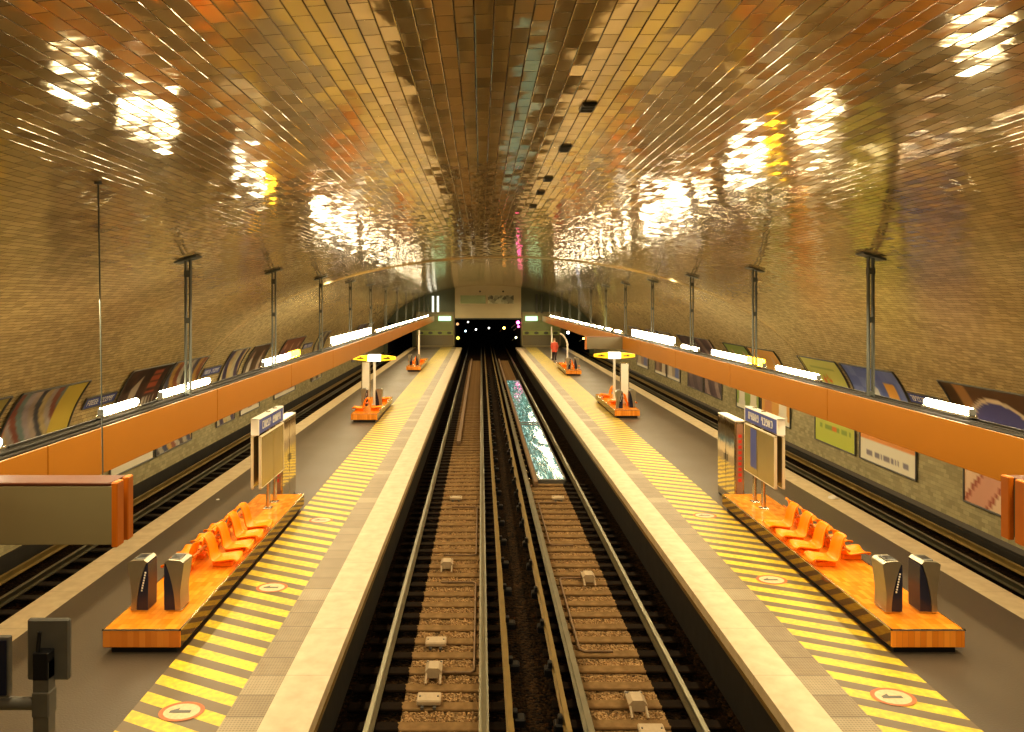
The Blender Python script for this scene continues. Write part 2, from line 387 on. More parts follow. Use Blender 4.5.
# ------------------------------------------------------------------ track bed and platforms
LPX=(-6.68,-1.80); RPX=(3.27,8.15)
b=MB(); b.box(AX-VA-.1,AX+VA+.1,YN,YF+40,BEDZ-.3,BALZ-.06); struct(b.build('floor',M['ballast_shade']))
def strip_grid(name,x0,x1,y0,y1,z,mat):
    g=MB(); g.box(x0,x1,y0,y1,z-.12,z); return g.build(name,mat)
b=strip_grid('ballast_bed',-1.03,-.02,YN,60,BALZ,M['ballast_lit']); tag(b,'lit brown stone ballast between the left pair of centre rails','ballast',kind='stuff')
b=strip_grid('ballast_bed',1.42,2.38,YN,21,BALZ,M['ballast_lit']); tag(b,'lit brown stone ballast between the right pair of centre rails','ballast',kind='stuff')
def platform(name,x0,x1,ins,outs,sgn):
    # body, with inner coping / studded strip / hatching / asphalt / outer coping as separate slabs
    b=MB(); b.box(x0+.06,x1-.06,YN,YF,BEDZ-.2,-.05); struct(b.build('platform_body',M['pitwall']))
L_=[('platform_asphalt',-6.18,-3.83,M['asphalt']),('platform_hatching',-3.83,-2.76,M['hatch']),('platform_studded_strip',-2.76,-2.34,M['tactile']),('platform_edge',-2.34,-1.80,M['coping']),('platform_edge',-6.68,-6.18,M['coping'])]
R_=[('platform_asphalt',5.24,7.65,M['asphalt']),('platform_hatching',4.19,5.24,M['hatch']),('platform_studded_strip',3.77,4.19,M['tactile']),('platform_edge',3.27,3.77,M['coping']),('platform_edge',7.65,8.15,M['coping'])]
for nm,x0,x1,m in L_+R_:
    b=MB(); t=.17 if nm=='platform_edge' else .08
    b.box(x0,x1,YN,YF,-t,0); struct(b.build(nm,m))
platform('l',-6.68,-1.80,0,0,1); platform('r',3.27,8.15,0,0,1)
b=MB()
for x in (-1.79,3.26): b.box(x-.008,x+.008,YN,YF,-.19,-.14)
struct(b.build('trim_3',M['powerrail']))

# ------------------------------------------------------------------ rails
def rail(x,label,mat,top=RAILZ,w=.07,name='running_rail',y1=YF+20,group=None):
    h=top-SLEEPZ
    p=[(-.065,0),(.065,0),(.065,.015),(.012,.035),(.012,h-.04),(w/2,h-.028),(w/2,h-.006),(w/2-.008,h),(-w/2+.008,h),(-w/2,h-.006),(-w/2,h-.028),(-.012,h-.04),(-.012,.035),(-.065,.015)]
    b=MB(); b.prism_y([(x+a,SLEEPZ+c) for a,c in p],YN,y1); return tag(b.build(name,mat),label,'rail',group)
rail(-1.396,'worn steel running rail nearest the left platform edge',M['railtop'])
rail(.036,'worn steel running rail on the inner side of the left centre track',M['railtop'])
rail(1.336,'worn steel running rail on the inner side of the right centre track',M['railtop'],w=.085)
rail(2.732,'worn steel running rail nearest the right platform edge',M['railtop'])
rail(-8.39,'running rail along the far left outer track beside the tiled wall',M['railtop'])
rail(-6.98,'running rail of the outer left track under its platform edge',M['railtop'])
rail(9.86,'running rail along the far right outer track beside the tiled wall',M['railtop'])
rail(8.45,'running rail of the outer right track under its platform edge',M['railtop'])
def prail(x,label,side):
    t=thing('power_rail',label,'power rail',(x,0,0))
    b=MB(); top=-.62
    p=[(-.05,top-.14),(.05,top-.14),(.05,top-.125),(.01,top-.1),(.01,top-.04),(.032,top-.03),(.032,top),(-.032,top),(-.032,top-.03),(-.01,top-.04),(-.01,top-.1),(-.05,top-.125)]
    b.prism_y(p,YN,YF+20); b.build('conductor',M['powerrail'],t)
    return t
t1=prail(.36,'yellow-brown power rail left of the pair between the centre tracks',1)
t2=prail(1.055,'yellow-brown power rail right of the pair between the centre tracks',-1)
for t,s in ((t1,1),(t2,-1)):
    y=7.4; k=0
    while y<50:
        b=MB(); b.cbox(-.05+s*.10,.10+s*.10,-.08,.08,SLEEPZ-.02,-.74,.02); b.cbox(-.03+s*.07,.03+s*.07,-.05,.05,-.75,-.66,.01)
        b.build('insulator',M['black'],t,loc=(0,y+.12*(s>0),0)); y+=1.3
prail(-8.9,'power rail at the foot of the left wall',1); prail(10.37,'power rail at the foot of the right wall',-1)

# ------------------------------------------------------------------ sleepers
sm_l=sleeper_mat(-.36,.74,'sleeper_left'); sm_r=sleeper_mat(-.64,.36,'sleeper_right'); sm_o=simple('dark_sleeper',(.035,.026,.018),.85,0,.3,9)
def sleeper_set(x,w,mat,y0,y1,step,label,group,skip=None):
    proto=None; y=y0
    while y<y1:
        if skip and skip[0]<y<skip[1]: y+=step; continue
        if proto is None:
            b=MB(); b.cbox(-w/2,w/2,-.09,.09,BALZ,SLEEPZ,.012); proto=b.build('railway_sleeper',mat,loc=(x,y,0)); tag(proto,label,'sleeper',group)
        else:
            o=proto.copy(); C.objects.link(o); o.location=(x,y,0); 
        y+=step
sleeper_set(-.68,2.15,sm_l,7.9,62,.44,'wooden sleeper across the left centre track, brown in the middle with shade-dark ends','sleepers of the left centre track')
sleeper_set(2.02,2.15,sm_r,7.95,62,.44,'wooden sleeper across the right centre track, brown in the middle with shade-dark ends','sleepers of the right centre track',(20.4,46.2))
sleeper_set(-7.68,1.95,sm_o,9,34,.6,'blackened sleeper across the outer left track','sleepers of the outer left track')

# loose stones lying between the near sleepers
def stones(x0,x1,y0,y1,n,label):
    b=MB()
    for _ in range(n):
        x=random.uniform(x0,x1); y=y0+(y1-y0)*random.random()**1.5
        k=(y-7.9)%.44
        if k<.12 or k>.32: continue
        r=random.uniform(.014,.03); a=random.uniform(0,PI); z=BALZ+r*.5
        ca,sa=math.cos(a),math.sin(a)
        vs=[]
        for (p,q,w) in ((-1,-.6,-.5),(.9,-.8,-.5),(1,.7,-.5),(-.7,.9,-.5),(-.5,-.5,.6),(.6,-.3,.8),(.3,.6,.6),(-.6,.3,.5)):
            p*=r*random.uniform(.8,1.2); q*=r*random.uniform(.7,1.1); vs.append((x+p*ca-q*sa,y+p*sa+q*ca,z+w*r))
        b.add(vs,[(0,3,2,1),(4,5,6,7),(0,1,5,4),(1,2,6,5),(2,3,7,6),(3,0,4,7)])
    o=b.build('ballast_stones',simple('loose_stone',(.36,.235,.115),.85,0,.7,11,spec=.2)); tag(o,label,'stones',kind='stuff')
stones(-1.0,-.06,7.7,24,9000,'loose brown stones between the sleepers of the left centre track')
stones(1.45,2.38,7.7,20,9000,'loose brown stones between the sleepers of the right centre track')

# ------------------------------------------------------------------ things lying on the centre tracks
def beacon(x,y,label,kind):
    t=thing('track_beacon',label,'beacon',(x,y,SLEEPZ))
    b=MB()
    if kind=='plate':
        b.cbox(-.16,.16,-.11,.11,.02,.09,.015); b.build('cover',M['concrete'],t)
        b=MB(); b.box(-.10,-.06,-.16,.16,0,.03); b.box(.06,.10,-.16,.16,0,.03); b.build('bracket',M['greymetal'],t)
        b=MB()
        for sx in (-.12,.12): b.tube([(sx,0,.09),(sx,0,.10)],.012,8)
        b.build('bolt',M['greymetal'],t)
    else:
        b.prism_y([(-.09,.03),(.09,.03),(.12,.12),(.07,.17),(-.07,.17),(-.12,.12)],-.13,.08); b.build('housing',M['concrete'],t)
        for sx in (-.10,.10):
            q=MB(); q.tube([(sx,-.26,.02),(sx,-.10,.10),(sx,.20,.10),(sx,.24,.0)],.018,8); q.build('bracket_arm',M['concrete'],t)
        q=MB(); q.tube([(-.11,.16,.11),(.11,.16,.11)],.016,8); q.build('cross_bar',M['greymetal'],t)
    return t
def rp(px,py,z=SLEEPZ+.08):
    Y=700*(CAMZ-z)/(py-300); return ((px-481)*Y/700,Y)
for px,py,k,l in ((436,640,'plate','flat square beige cover on the left track, farther of the near two'),
                  (434,670,'b','beige bracketed beacon between two flat covers on the left track'),
                  (429,697,'plate','flat square beige cover on the left track nearest the camera'),
                  (447,564,'b','small beige bracketed beacon in the middle distance of the left track'),
                  (456,497,'plate','small flat beige cover far along the left track'),
                  (588,577,'b','small bracketed beacon in the middle distance of the right track'),
                  (558,497,'plate','small flat cover just before the lit pit in the right track'),
                  (636,702,'b','beige bracketed beacon on the right track close to the camera'),
                  (652,729,'plate','flat beige cover at the very bottom edge on the right track')):
    x,y=rp(px,py); beacon(x,y,l,k)
def conduit(x,y0,y1,xr,label):
    b=MB(); s=1 if xr>x else -1; z=SLEEPZ+.02
    b.tube([(xr,y0,z),(x+s*.06,y0,z),(x,y0+.06,z),(x,y1-.06,z),(x+s*.06,y1,z),(xr,y1,z)],.018,8)
    tag(b.build('conduit',M['plank']),label,'cable conduit')
conduit(-.10,10.0,13.2,-.75,'thin brown conduit bent round near sleepers of the left track')
conduit(-.10,14.6,18.0,-.75,'thin brown conduit bent round farther sleepers of the left track')
conduit(1.50,10.6,13.4,2.0,'thin brown conduit bent along near sleepers of the right track')
conduit(1.50,15.2,18.4,2.0,'thin brown conduit bent along farther sleepers of the right track')
b=MB(); b.cbox(-.90,-.76,25.8,62,SLEEPZ,-.70,.01); tag(b.build('guard_board',M['plank']),'long brown guard board lying between the rails of the left track','guard board')
b=MB(); b.cbox(1.52,1.63,20,62,SLEEPZ,-.68,.01); tag(b.build('guard_board',M['plank']),'long brown guard board beside the lit pit of the right track','guard board')
# lit pit
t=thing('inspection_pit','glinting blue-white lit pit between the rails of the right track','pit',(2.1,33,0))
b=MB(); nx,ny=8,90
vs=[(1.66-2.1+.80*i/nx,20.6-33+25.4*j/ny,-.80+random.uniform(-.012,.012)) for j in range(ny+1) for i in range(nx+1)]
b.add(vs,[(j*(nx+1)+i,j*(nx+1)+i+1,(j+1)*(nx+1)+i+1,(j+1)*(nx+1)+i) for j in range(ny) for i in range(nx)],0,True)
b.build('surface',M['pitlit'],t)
b=MB(); b.box(-.46,-.42,-12.5,13.1,-.88,-.77); b.box(.36,.40,-12.5,13.1,-.88,-.77); b.box(-.46,.40,-12.5,-12.38,-.88,-.77); b.box(-.46,.40,13,13.1,-.88,-.77); b.build('rim',M['greymetal'],t)
b=MB(); b.cbox(-.42,.36,-3.4,-3.25,-.80,-.765,.01); b.cbox(-.42,.36,-2.9,-2.75,-.80,-.765,.01); b.build('cross_bar',M['greymetal'],t)
# bright clips along the rail beside the pit
for k in range(30):
    y=17.5+k*.8
    b=MB(); b.cbox(1.39,1.46,y,y+.16,SLEEPZ,SLEEPZ+.05,.01) 
    if k==0: pc=tag(b.build('rail_clip',M['steel']),'small shiny clip on the rail left of the lit pit','rail clip','shiny rail clips beside the pit'); y00=y
    else:
        o=pc.copy(); C.objects.link(o); o.location=(0,y-y00,0)

# ------------------------------------------------------------------ orange beams with light fittings
BL=(-4.75,-4.33); BR=(5.69,6.11); BZ=(2.51,3.04)
def beam(x0,x1,inner,label):
    t=thing('lighting_beam',label,'beam',((x0+x1)/2,30,BZ[0]))
    cx=(x0+x1)/2; w=(x1-x0)/2; h=BZ[1]-BZ[0]
    y=-2.0; first=True
    while y<YF-2:
        y1=min(y+4.5,YF-1.5)
        b=MB(); b.cbox(inner*w-.03 if inner>0 else -w,w if inner>0 else -w+.03,y-30+.006,y1-30-.006,0,h,.006)
        b.build('side_panel',M['orange'],t)
        b=MB(); b.cbox(-w if inner>0 else w-.03,-w+.03 if inner>0 else w,y-30+.006,y1-30-.006,0,h,.006)
        b.build('outer_panel',M['darktray'],t)
        y=y1
    b=MB(); b.box(-w+.03,w-.03,-32,YF-31.5,h-.10,h-.05); b.tube([(-w*.3,-32,h-.02),(-w*.3,YF-31.5,h-.02)],.03,8); b.tube([(w*.35,-32,h-.02),(w*.35,YF-31.5,h-.02)],.02,8); b.build('cable_tray',M['darktray'],t)
    b=MB(); b.box(-w+.03,w-.03,-32,YF-31.5,.0,.03); b.build('underside',M['cream'],t)
    return t
beam(*BL,1,'long orange beam with tubes along its top over the left platform')
beam(*BR,-1,'long orange beam with tubes along its top over the right platform')
# suspension posts, proto along y spacing 4.5
def hanger(x,y,label):
    t=thing('suspension_post',label,'post',(x,y,BZ[1]))
    H=vault(x-AX)-BZ[1]
    s=-1 if x<AX else 1
    for d in (-.035,.035):
        b=MB(); b.box(d-.012,d+.012,-.03,.03,-.02,H-.02); b.build('upright',M['darkgreen'],t)
    b=MB()
    b.box(-.045,.045,-.035,.035,H*.52,H*.56); b.box(-.05,.05,-.04,.04,H-.30,H-.2); b.box(-.045,.045,-.035,.035,.02,.08)
    b.build('spacer',M['darkgreen'],t)
    b=MB(); sl=-(VB/VA)**2*(x-AX)/(vault(x-AX)-VZC)
    b.add([(px,py,H+sl*px-.015+dz) for dz in (0,-.03) for py in (-.12,.12) for px in (-.17,.17)],[(0,1,3,2),(4,6,7,5),(0,4,5,1),(2,3,7,6),(0,2,6,4),(1,5,7,3)])
    b.build('ceiling_plate',M['darkgreen'],t)
    return t
ordn=['nearest','second nearest','third nearest','fourth nearest','fifth nearest','sixth nearest','seventh nearest','eighth nearest','ninth nearest','tenth nearest','eleventh nearest','twelfth nearest']
for side,x,y0 in (('left',-4.54,10.85),('right',5.9,10.6)):
    for k in range(12):
        o=hanger(x,y0+4.5*k,'dark twin-bar hanging post above the %s beam, %s to the camera'%(side,ordn[k])); o['group']='hanging posts above the %s beam'%side

# fluorescent fittings
def fitting(x,y0,y1,label,kind='tube',group=None):
    t=thing('tube_light',label,'light',(x,(y0+y1)/2,BZ[1]+.042),group=group); h=(y1-y0)/2
    b=MB(); b.cbox(-.06,.06,-h-.04,h+.04,-.04,.0,.008); b.build('housing',M['steel'],t)
    if kind=='tube':
        b=MB(); b.tube([(0,-h,.05),(0,h,.05)],.045,12); b.build('tube',M['tube'],t)
    elif kind=='panel':
        b=MB(); b.cbox(-.03,.03,-h,h,.01,.25,.008); b.build('diffuser',M['bigtube'],t)
    elif kind=='yn' or kind=='yf':
        ym=-h+.9 if kind=='yn' else h-.9
        b=MB(); a=(ym,h) if kind=='yn' else (-h,ym); c=(-h,ym) if kind=='yn' else (ym,h)
        b.cbox(-.03,.03,a[0],a[1],.01,.13,.008); b.build('diffuser',M['bigtube'],t)
        b=MB(); b.cbox(-.03,.03,c[0],c[1],.01,.15,.008); o=b.build('yellow_diffuser',M['yellowtube'],t); o['label']='glowing yellow end of the light'
    for s in (-1,1):
        b=MB(); b.cbox(-.035,.035,s*(h+.02)-.02,s*(h+.02)+.02,-.0,.08,.006); b.build('end_holder',M['greymetal'],t)
    return t
LX,RX=-4.66,6.02
fitting(LX,5.9,6.75,'bright tube light cut by the left edge, on the left beam')
fitting(LX,8.6,9.45,'short bright tube, nearest whole one on the left beam')
fitting(LX,10.2,11.95,'long bright tube beside the nearest post on the left beam')
fitting(LX,15.0,17.9,'white light with a glowing yellow far end on the left beam','yf')
fitting(LX,21.8,29.5,'very long tall glowing panel on the left beam','panel')
fitting(RX,8.6,9.45,'short bright tube, nearest one on the right beam')
fitting(RX,12.5,14.2,'second bright tube on the right beam before the green poster')
fitting(RX,14.9,18.2,'white light with a glowing yellow near end on the right beam','yn')
fitting(RX,19.4,20.9,'short tube light behind the white and yellow one on the right beam')
fitting(RX,21.8,27.8,'very long tall glowing panel on the right beam','panel')
y=31.0; k=0
while y<62:
    fitting(LX,y,y+1.6,'small distant tube in the row along the far left beam',group='distant tubes on the left beam')
    fitting(RX,y-1.0,y+.4,'small distant tube in the row along the far right beam',group='distant tubes on the right beam'); y+=2.25

# ------------------------------------------------------------------ hanging sign boxes
def signbox(x0,x1,y,inner,label,cm='cream',z0=2.50,z1=3.05,wire=False):
    z0+=.005; z1-=.02
    """two thin cassettes back to back with orange end caps; inner=+1: free end toward +x"""
    t=thing('hanging_sign',label,'sign',((x0+x1)/2,y,z0)); w=(x1-x0)/2; h=z1-z0
    for n,(ya,yb) in enumerate(((-.26,-.155),(-.085,.0))):
        b=MB(); b.cbox(-w,w-.0,ya,yb,.02,h-.03,.006); b.build('cassette',M[cm],t)
        b=MB(); xe=w*inner; b.cbox(min(xe,xe+.03*inner)-.02,max(xe,xe+.03*inner),ya-.004,yb+.004,0,h,.008); b.build('end_cap',M['orange2'],t)
    b=MB(); b.cbox(-w,w-.03 if inner>0 else w,-.262,.0,h-.03,h-.004,.006); o=b.build('top_trim',M['darkred'],t)
    return t
signbox(-4.40,-2.96,5.9,1,'large cream hanging sign with orange end at the left edge')
signbox(4.43,5.75,5.9,-1,'orange end of a hanging sign at the right edge')
signbox(4.25,5.75,28.4,-1,'distant cream hanging sign with orange end under the right beam',cm='dimcream')
zt=vault(-3.2-AX)
b=MB(); b.tube([(-3.16,5.85,3.04),(-3.2,5.85,zt+.01)],.006,6); b.tube([(-3.2,5.85,zt-.02),(-3.2,5.85,zt+.005)],.03,10)
tag(b.build('hanger_wire',M['darkgreen']),'thin dark wire from the vault down to the left hanging sign','wire')

# ------------------------------------------------------------------ plinths
PH=.32
def plinth(x0,x1,y0,y1,label):
    t=thing('seating_plinth',label,'plinth',((x0+x1)/2,(y0+y1)/2,0)); w=(x1-x0)/2; l=(y1-y0)/2
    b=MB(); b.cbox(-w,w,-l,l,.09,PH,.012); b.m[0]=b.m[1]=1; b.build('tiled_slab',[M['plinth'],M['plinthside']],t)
    b=MB(); b.box(-w+.08,w-.08,-l+.08,l-.08,0,.10); b.build('recessed_base',M['black'],t)
    b=MB()
    for (a,c,d,e) in ((-w,w,-l,-l+.015),(-w,w,l-.015,l),(-w,-w+.015,-l,l),(w-.015,w,-l,l)): b.box(a-.003,c+.003,d-.003,e+.003,PH-.012,PH+.003)
    b.build('edge_strip',M['steel'],t)
    return t
PL=[('left',-4.80,-3.81,8.87,15.08,'near'),('right',5.20,6.14,8.87,15.10,'near'),
    ('left',-4.78,-3.81,25.7,30.2,'middle'),('right',5.08,6.04,26.6,31.1,'middle'),
    ('left',-4.70,-3.78,44.,50.2,'far'),('right',5.05,5.98,41.6,46.8,'far')]
for s,x0,x1,y0,y1,d in PL: plinth(x0,x1,y0,y1,'long low orange tiled plinth, the %s one on the %s platform'%({'near':'nearest','middle':'second','far':'farthest'}[d],s))

# ------------------------------------------------------------------ seats
def make_seat(label):
    """seat faces +x, origin under the back, on plinth top"""
    t=thing('platform_seat',label,'seat')
    prof=[(.50,.075),(.49,.105),(.44,.115),(.34,.100),(.24,.085),(.16,.085),(.10,.105),(.065,.16),(.045,.25),(.02,.35),(-.005,.43),(-.035,.475),(-.07,.485)]
    nw=12; W=.185; vs=[];fs=[]
    for k in range(nw+1):
        s=-1+2*k/nw
        for i,(x,z) in enumerate(prof):
            curl=.05*abs(s)**3
            wid=W*(1-.30*max(0,i-6)/6)*(1-.05*(i<2))
            f=min(1,max(0,(i-4)/4))  # 0 on pan, 1 on back
            vs.append((x+curl*f,s*wid,z+curl*(1-f)))
    n=len(prof)
    for k in range(nw):
        for i in range(n-1): fs.append((k*n+i,(k+1)*n+i,(k+1)*n+i+1,k*n+i+1))
    b=MB(); b.add(vs,fs,0,True); o=b.build('shell',M['seat'],t)
    so=o.modifiers.new('thick','SOLIDIFY'); so.thickness=.022; so.offset=0
    sb=o.modifiers.new('sub','SUBSURF'); sb.levels=1; sb.render_levels=1
    b=MB(); b.cbox(.10,.40,-.07,.07,0,.075,.01); b.cbox(.12,.20,-.05,.05,.05,.09,.01); b.build('pedestal',M['seat'],t)
    b=MB(); b.tube([(-.02,-.23,.30),(-.02,.23,.30)],.018,8); b.tube([(-.02,-.14,.30),(.05,-.14,.28)],.012,6); b.tube([(-.02,.14,.30),(.05,.14,.28)],.012,6); b.build('back_rail',M['orange2'],t)
    return t
inner_lab={'left':'orange shell seat facing centre tracks, on near left plinth, %s from the bins','right':'orange shell seat facing centre tracks, on near right plinth, %s from the bins'}
outer_lab={'left':'orange shell seat turned to the wall, on near left plinth, %s from the bins','right':'orange shell seat turned to the wall, on near right plinth, %s from the bins'}
nums=['first','second','third','fourth']
seat0=None
def put(x,y,rz,label,group):
    global seat0
    if seat0 is None:
        seat0=make_seat(label); seat0.location=(x,y,PH); seat0.rotation_euler=(0,0,rz); seat0['group']=group; return seat0
    return dup(seat0,(x,y,PH),rz,label,group)
for k in range(4):
    y=11.04+.545*k
    put(-4.31,y,0,inner_lab['left']%nums[k],'seats on the near left plinth')
    put(5.67,y,PI,inner_lab['right']%nums[k],'seats on the near right plinth')
    put(-4.37,10.80+.545*k,PI,outer_lab['left']%nums[k],'seats on the near left plinth')
    put(5.73,11.34+.545*k,0,outer_lab['right']%nums[k],'seats on the near right plinth')
for (xc,y,rz,l) in ((-4.33,26.4,PI,'orange seat turned outward at the near end of the second left plinth'),
                    (-4.26,26.5,0,'pale lit orange seat facing the tracks on the second left plinth'),
                    (-4.26,28.9,0,'pale lit orange seat beyond the bins on the second left plinth'),
                    (5.62,28.2,PI,'pale lit orange seat facing the tracks near the bins, second right plinth'),
                    (5.62,30.0,PI,'orange seat facing the tracks at the far end of the second right plinth'),
                    (5.66,27.75,0,'orange seat turned outward between the bins on the second right plinth'),
                    (-4.25,47.4,0,'tiny distant seat facing the tracks on the farthest left plinth'),
                    (-4.29,46.3,PI,'tiny distant seat turned outward on the farthest left plinth'),
                    (5.52,43.9,PI,'tiny distant seat facing the tracks on the farthest right plinth'),
                    (5.52,44.7,PI,'tiny distant seat, farthest one on the farthest right plinth'),
                    (5.56,43.0,0,'tiny distant seat turned outward on the farthest right plinth')):
    put(xc,y,rz,l,None)

# ------------------------------------------------------------------ litter bins
def make_bin(label):
    """silver flared shell on the -x side, dark panel on the +x side; width .34, depth .30"""
    t=thing('litter_bin',label,'bin'); D=.14; H=.69
    def outer(z):  # x of the silver side by height
        u=z/H; return -.105-.04*math.sin(max(0,(u-.35)/.65)*PI*.5)**1.2+.012*math.sin(u*PI)
    def split(z):
        u=z/H; return -.03+.14*max(0,u)**1.9
    zs=[.03+i*(H-.06)/10 for i in range(11)]
    poly=[(outer(z),z) for z in zs]+[(-.10,H),(.07,H+.01),(.12,H-.03)]+[(split(z),z) for z in reversed(zs)]
    b=MB(); b.prism_y(poly,-D,D); o=b.build('silver_shell',M['binsteel'],t)
    bv=o.modifiers.new('b','BEVEL'); bv.width=.018; bv.segments=3; bv.limit_method='ANGLE'; bv.angle_limit=.9
    zs2=zs; poly=[(split(z)+.002,z) for z in zs2]+[(.12,H-.04),(.125,.4),(.12,.03)]
    b=MB(); b.prism_y(poly,-D+.012,D-.012); b.build('dark_panel',M['navy'],t)
    b=MB(); b.cbox(-.08,.07,-.09,.09,H-.004,H+.016,.006); o=b.build('ash_slot',M['greymetal'],t)
    b=MB(); b.cbox(-.06,.05,-.06,.06,H+.012,H+.02,.003); b.build('slot_opening',M['black'],t)
    b=MB(); b.cbox(-.11,.11,-.12,.12,0,.035,.01); b.build('foot',M['steel'],t)
    # vertical white lettering on the edge of the dark panel (too small to read)
    b=MB()
    for k in range(8):
        z=.28+k*.034; b.box(.03+.08*(k/8.)*.7,.05+.08*(k/8.)*.7,-D+.006,-D+.011,z,z+.022)
    b.build('lettering',M['white'],t)
    return t
b0=make_bin('silver litter bin with dark flank, inner of the pair on the near right plinth'); b0.location=(5.49,9.45,PH)
def mbin(x,y,rz,l): return dup(b0,(x,y,PH),rz,l)
mbin(5.97,9.45,PI,'dark-fronted litter bin, outer of the pair on the near right plinth')
mbin(-4.12,9.50,PI,'silver litter bin with dark flank, inner of the pair on the near left plinth')
mbin(-4.58,9.50,0,'dark-fronted litter bin, outer of the pair on the near left plinth')
mbin(-4.02,27.6,PI,'small distant bin right of the white post on the second left plinth')
mbin(-4.58,27.6,0,'small distant bin left of the white post on the second left plinth')
mbin(5.32,27.0,0,'small distant bin beside the white post on the second right plinth')
mbin(5.86,27.2,PI,'small distant bin right of the tall cream board on the second right plinth')
mbin(-4.52,44.8,0,'tiny distant bin, outer one on the farthest left plinth'); mbin(-4.02,44.8,PI,'tiny distant bin, inner one on the farthest left plinth')
mbin(5.26,42.2,0,'tiny distant bin, inner one on the farthest right plinth'); mbin(5.76,42.2,PI,'tiny distant bin, outer one on the farthest right plinth')

# ------------------------------------------------------------------ map displays and steel cabinets at the plinth ends
def glyphs(b,x,y0,y1,z0,z1,s,n):
    """illegible white capitals across a blue plate on the x face"""
    random.seed(n); w=(y1-y0)/n
    for k in range(n):
        if k in (5,): continue
        ya=y0+k*w+.15*w; yb=y0+(k+1)*w-.15*w; h=z1-z0
        b.box(x,x+s*.006,ya,ya+.2*w,z0,z1)
        if random.random()<.8: b.box(x,x+s*.006,ya,yb,z1-.18*h,z1)
        if random.random()<.6: b.box(x,x+s*.006,ya,yb,z0,z0+.18*h)
        if random.random()<.6: b.box(x,x+s*.006,yb-.2*w,yb,z0+(.5*h if random.random()<.5 else 0),z1)
        if random.random()<.4: b.box(x,x+s*.006,ya,yb,z0+.42*h,z0+.58*h)
def display(xc,side,label):
    # side=+1: the face we see looks to +x (left platform), -1: looks to -x
    t=thing('map_display',label,'map display',(xc,14.05,PH))
    for y in (.0,.45):
        b=MB(); b.tube([(0,y,0),(0,y,1.95)],.045,12); b.build('post',M['steel'],t)
        b=MB(); b.cbox(-.08,.08,y-.08,y+.08,0,.02,.005); b.build('foot_plate',M['steel'],t)
    for s in (1,-1):
        x=s*.075
        b=MB(); b.cbox(x-.02,x+.02,-.75,.05,.60,1.57,.006); b.cbox(x-.02,x+.02,.07,.75,.60,1.57,.006); o=b.build('board',M['bronze'],t)
        b=MB()
        for (ya,yb,za,zb) in ((-.77,-.74,.59,1.58),(.74,.77,.59,1.58),(-.77,.77,1.565,1.59),(-.77,.77,.585,.605)): b.cbox(x-.026,x+.026,ya,yb,za,zb,.004)
        b.build('frame',M['cream2'],t)
        if s==side*1 and side<0:
            b=MB(); b.box(min(x+s*.021,x+s*.026),max(x+s*.021,x+s*.026),.12,.42,.75,1.54); b.build('blue_notice',M['blue'],t)
    b=MB(); b.cbox(-.07,.07,-.82,.80,1.63,1.92,.008); hd=b.build('header',M['blue'],t)
    b=MB()
    for (ya,yb,za,zb) in ((-.84,-.80,1.62,1.93),(.79,.82,1.62,1.93),(-.84,.82,1.905,1.935)): b.cbox(-.075,.075,ya,yb,za,zb,.004)
    b.build('header_frame',M['white'],hd)
    b=MB()
    for s in (1,-1): glyphs(b,s*.071,-.62,.62,1.70,1.85,s,11)
    b.build('lettering',M['white'],hd)
    return t
display(-4.27,1,'map board with blue lettered header on the near left plinth')
display(5.67,-1,'map board with blue lettered header on the near right plinth')
def cabinet(x,face,label):
    t=thing('steel_cabinet',label,'cabinet',(x,15.75,0))
    b=MB(); b.cbox(-.10,.10,-.55,.55,.04,1.86,.01); b.build('body',M['steel'],t)
    for (ya,yb) in ((-.53,-.01),(.01,.53)):
        b=MB(); xx=face*.10; b.cbox(min(xx,xx+face*.012),max(xx,xx+face*.012),ya,yb,.08,1.82,.004); d=b.build('door',M['mirror'],t)
        q=MB(); q.tube([(face*.125,(ya+yb)/2-.2*(1 if ya<-.1 else -1)*-1,.9),(face*.125,(ya+yb)/2+.2*(1 if ya<-.1 else -1),1.05)],.008,6); q.build('handle',M['greymetal'],d)
    b=MB(); b.cbox(-.105,.105,-.56,.56,1.855,1.885,.006); b.build('top_cap',M['white'],t)
    b=MB(); b.box(-.09,.09,-.54,.54,0,.05); b.build('base',M['black'],t)
    # reddish strip with vertical letters on the narrow near end
    b=MB(); b.box(-.07,.07,-.556,-.55,.2,1.8); st=b.build('end_strip',simple('brown_strip',(.3,.17,.11),.4),t)
    b=MB()
    for k in range(9): b.box(-.035,.035,-.562,-.556,.55+k*.12,.55+k*.12+.07)
    b.build('lettering',M['red'],st)
    return t
cabinet(-4.42,1,'tall polished steel cabinet behind the map board on the left platform')
cabinet(5.62,-1,'tall polished steel cabinet behind the map board on the right platform')

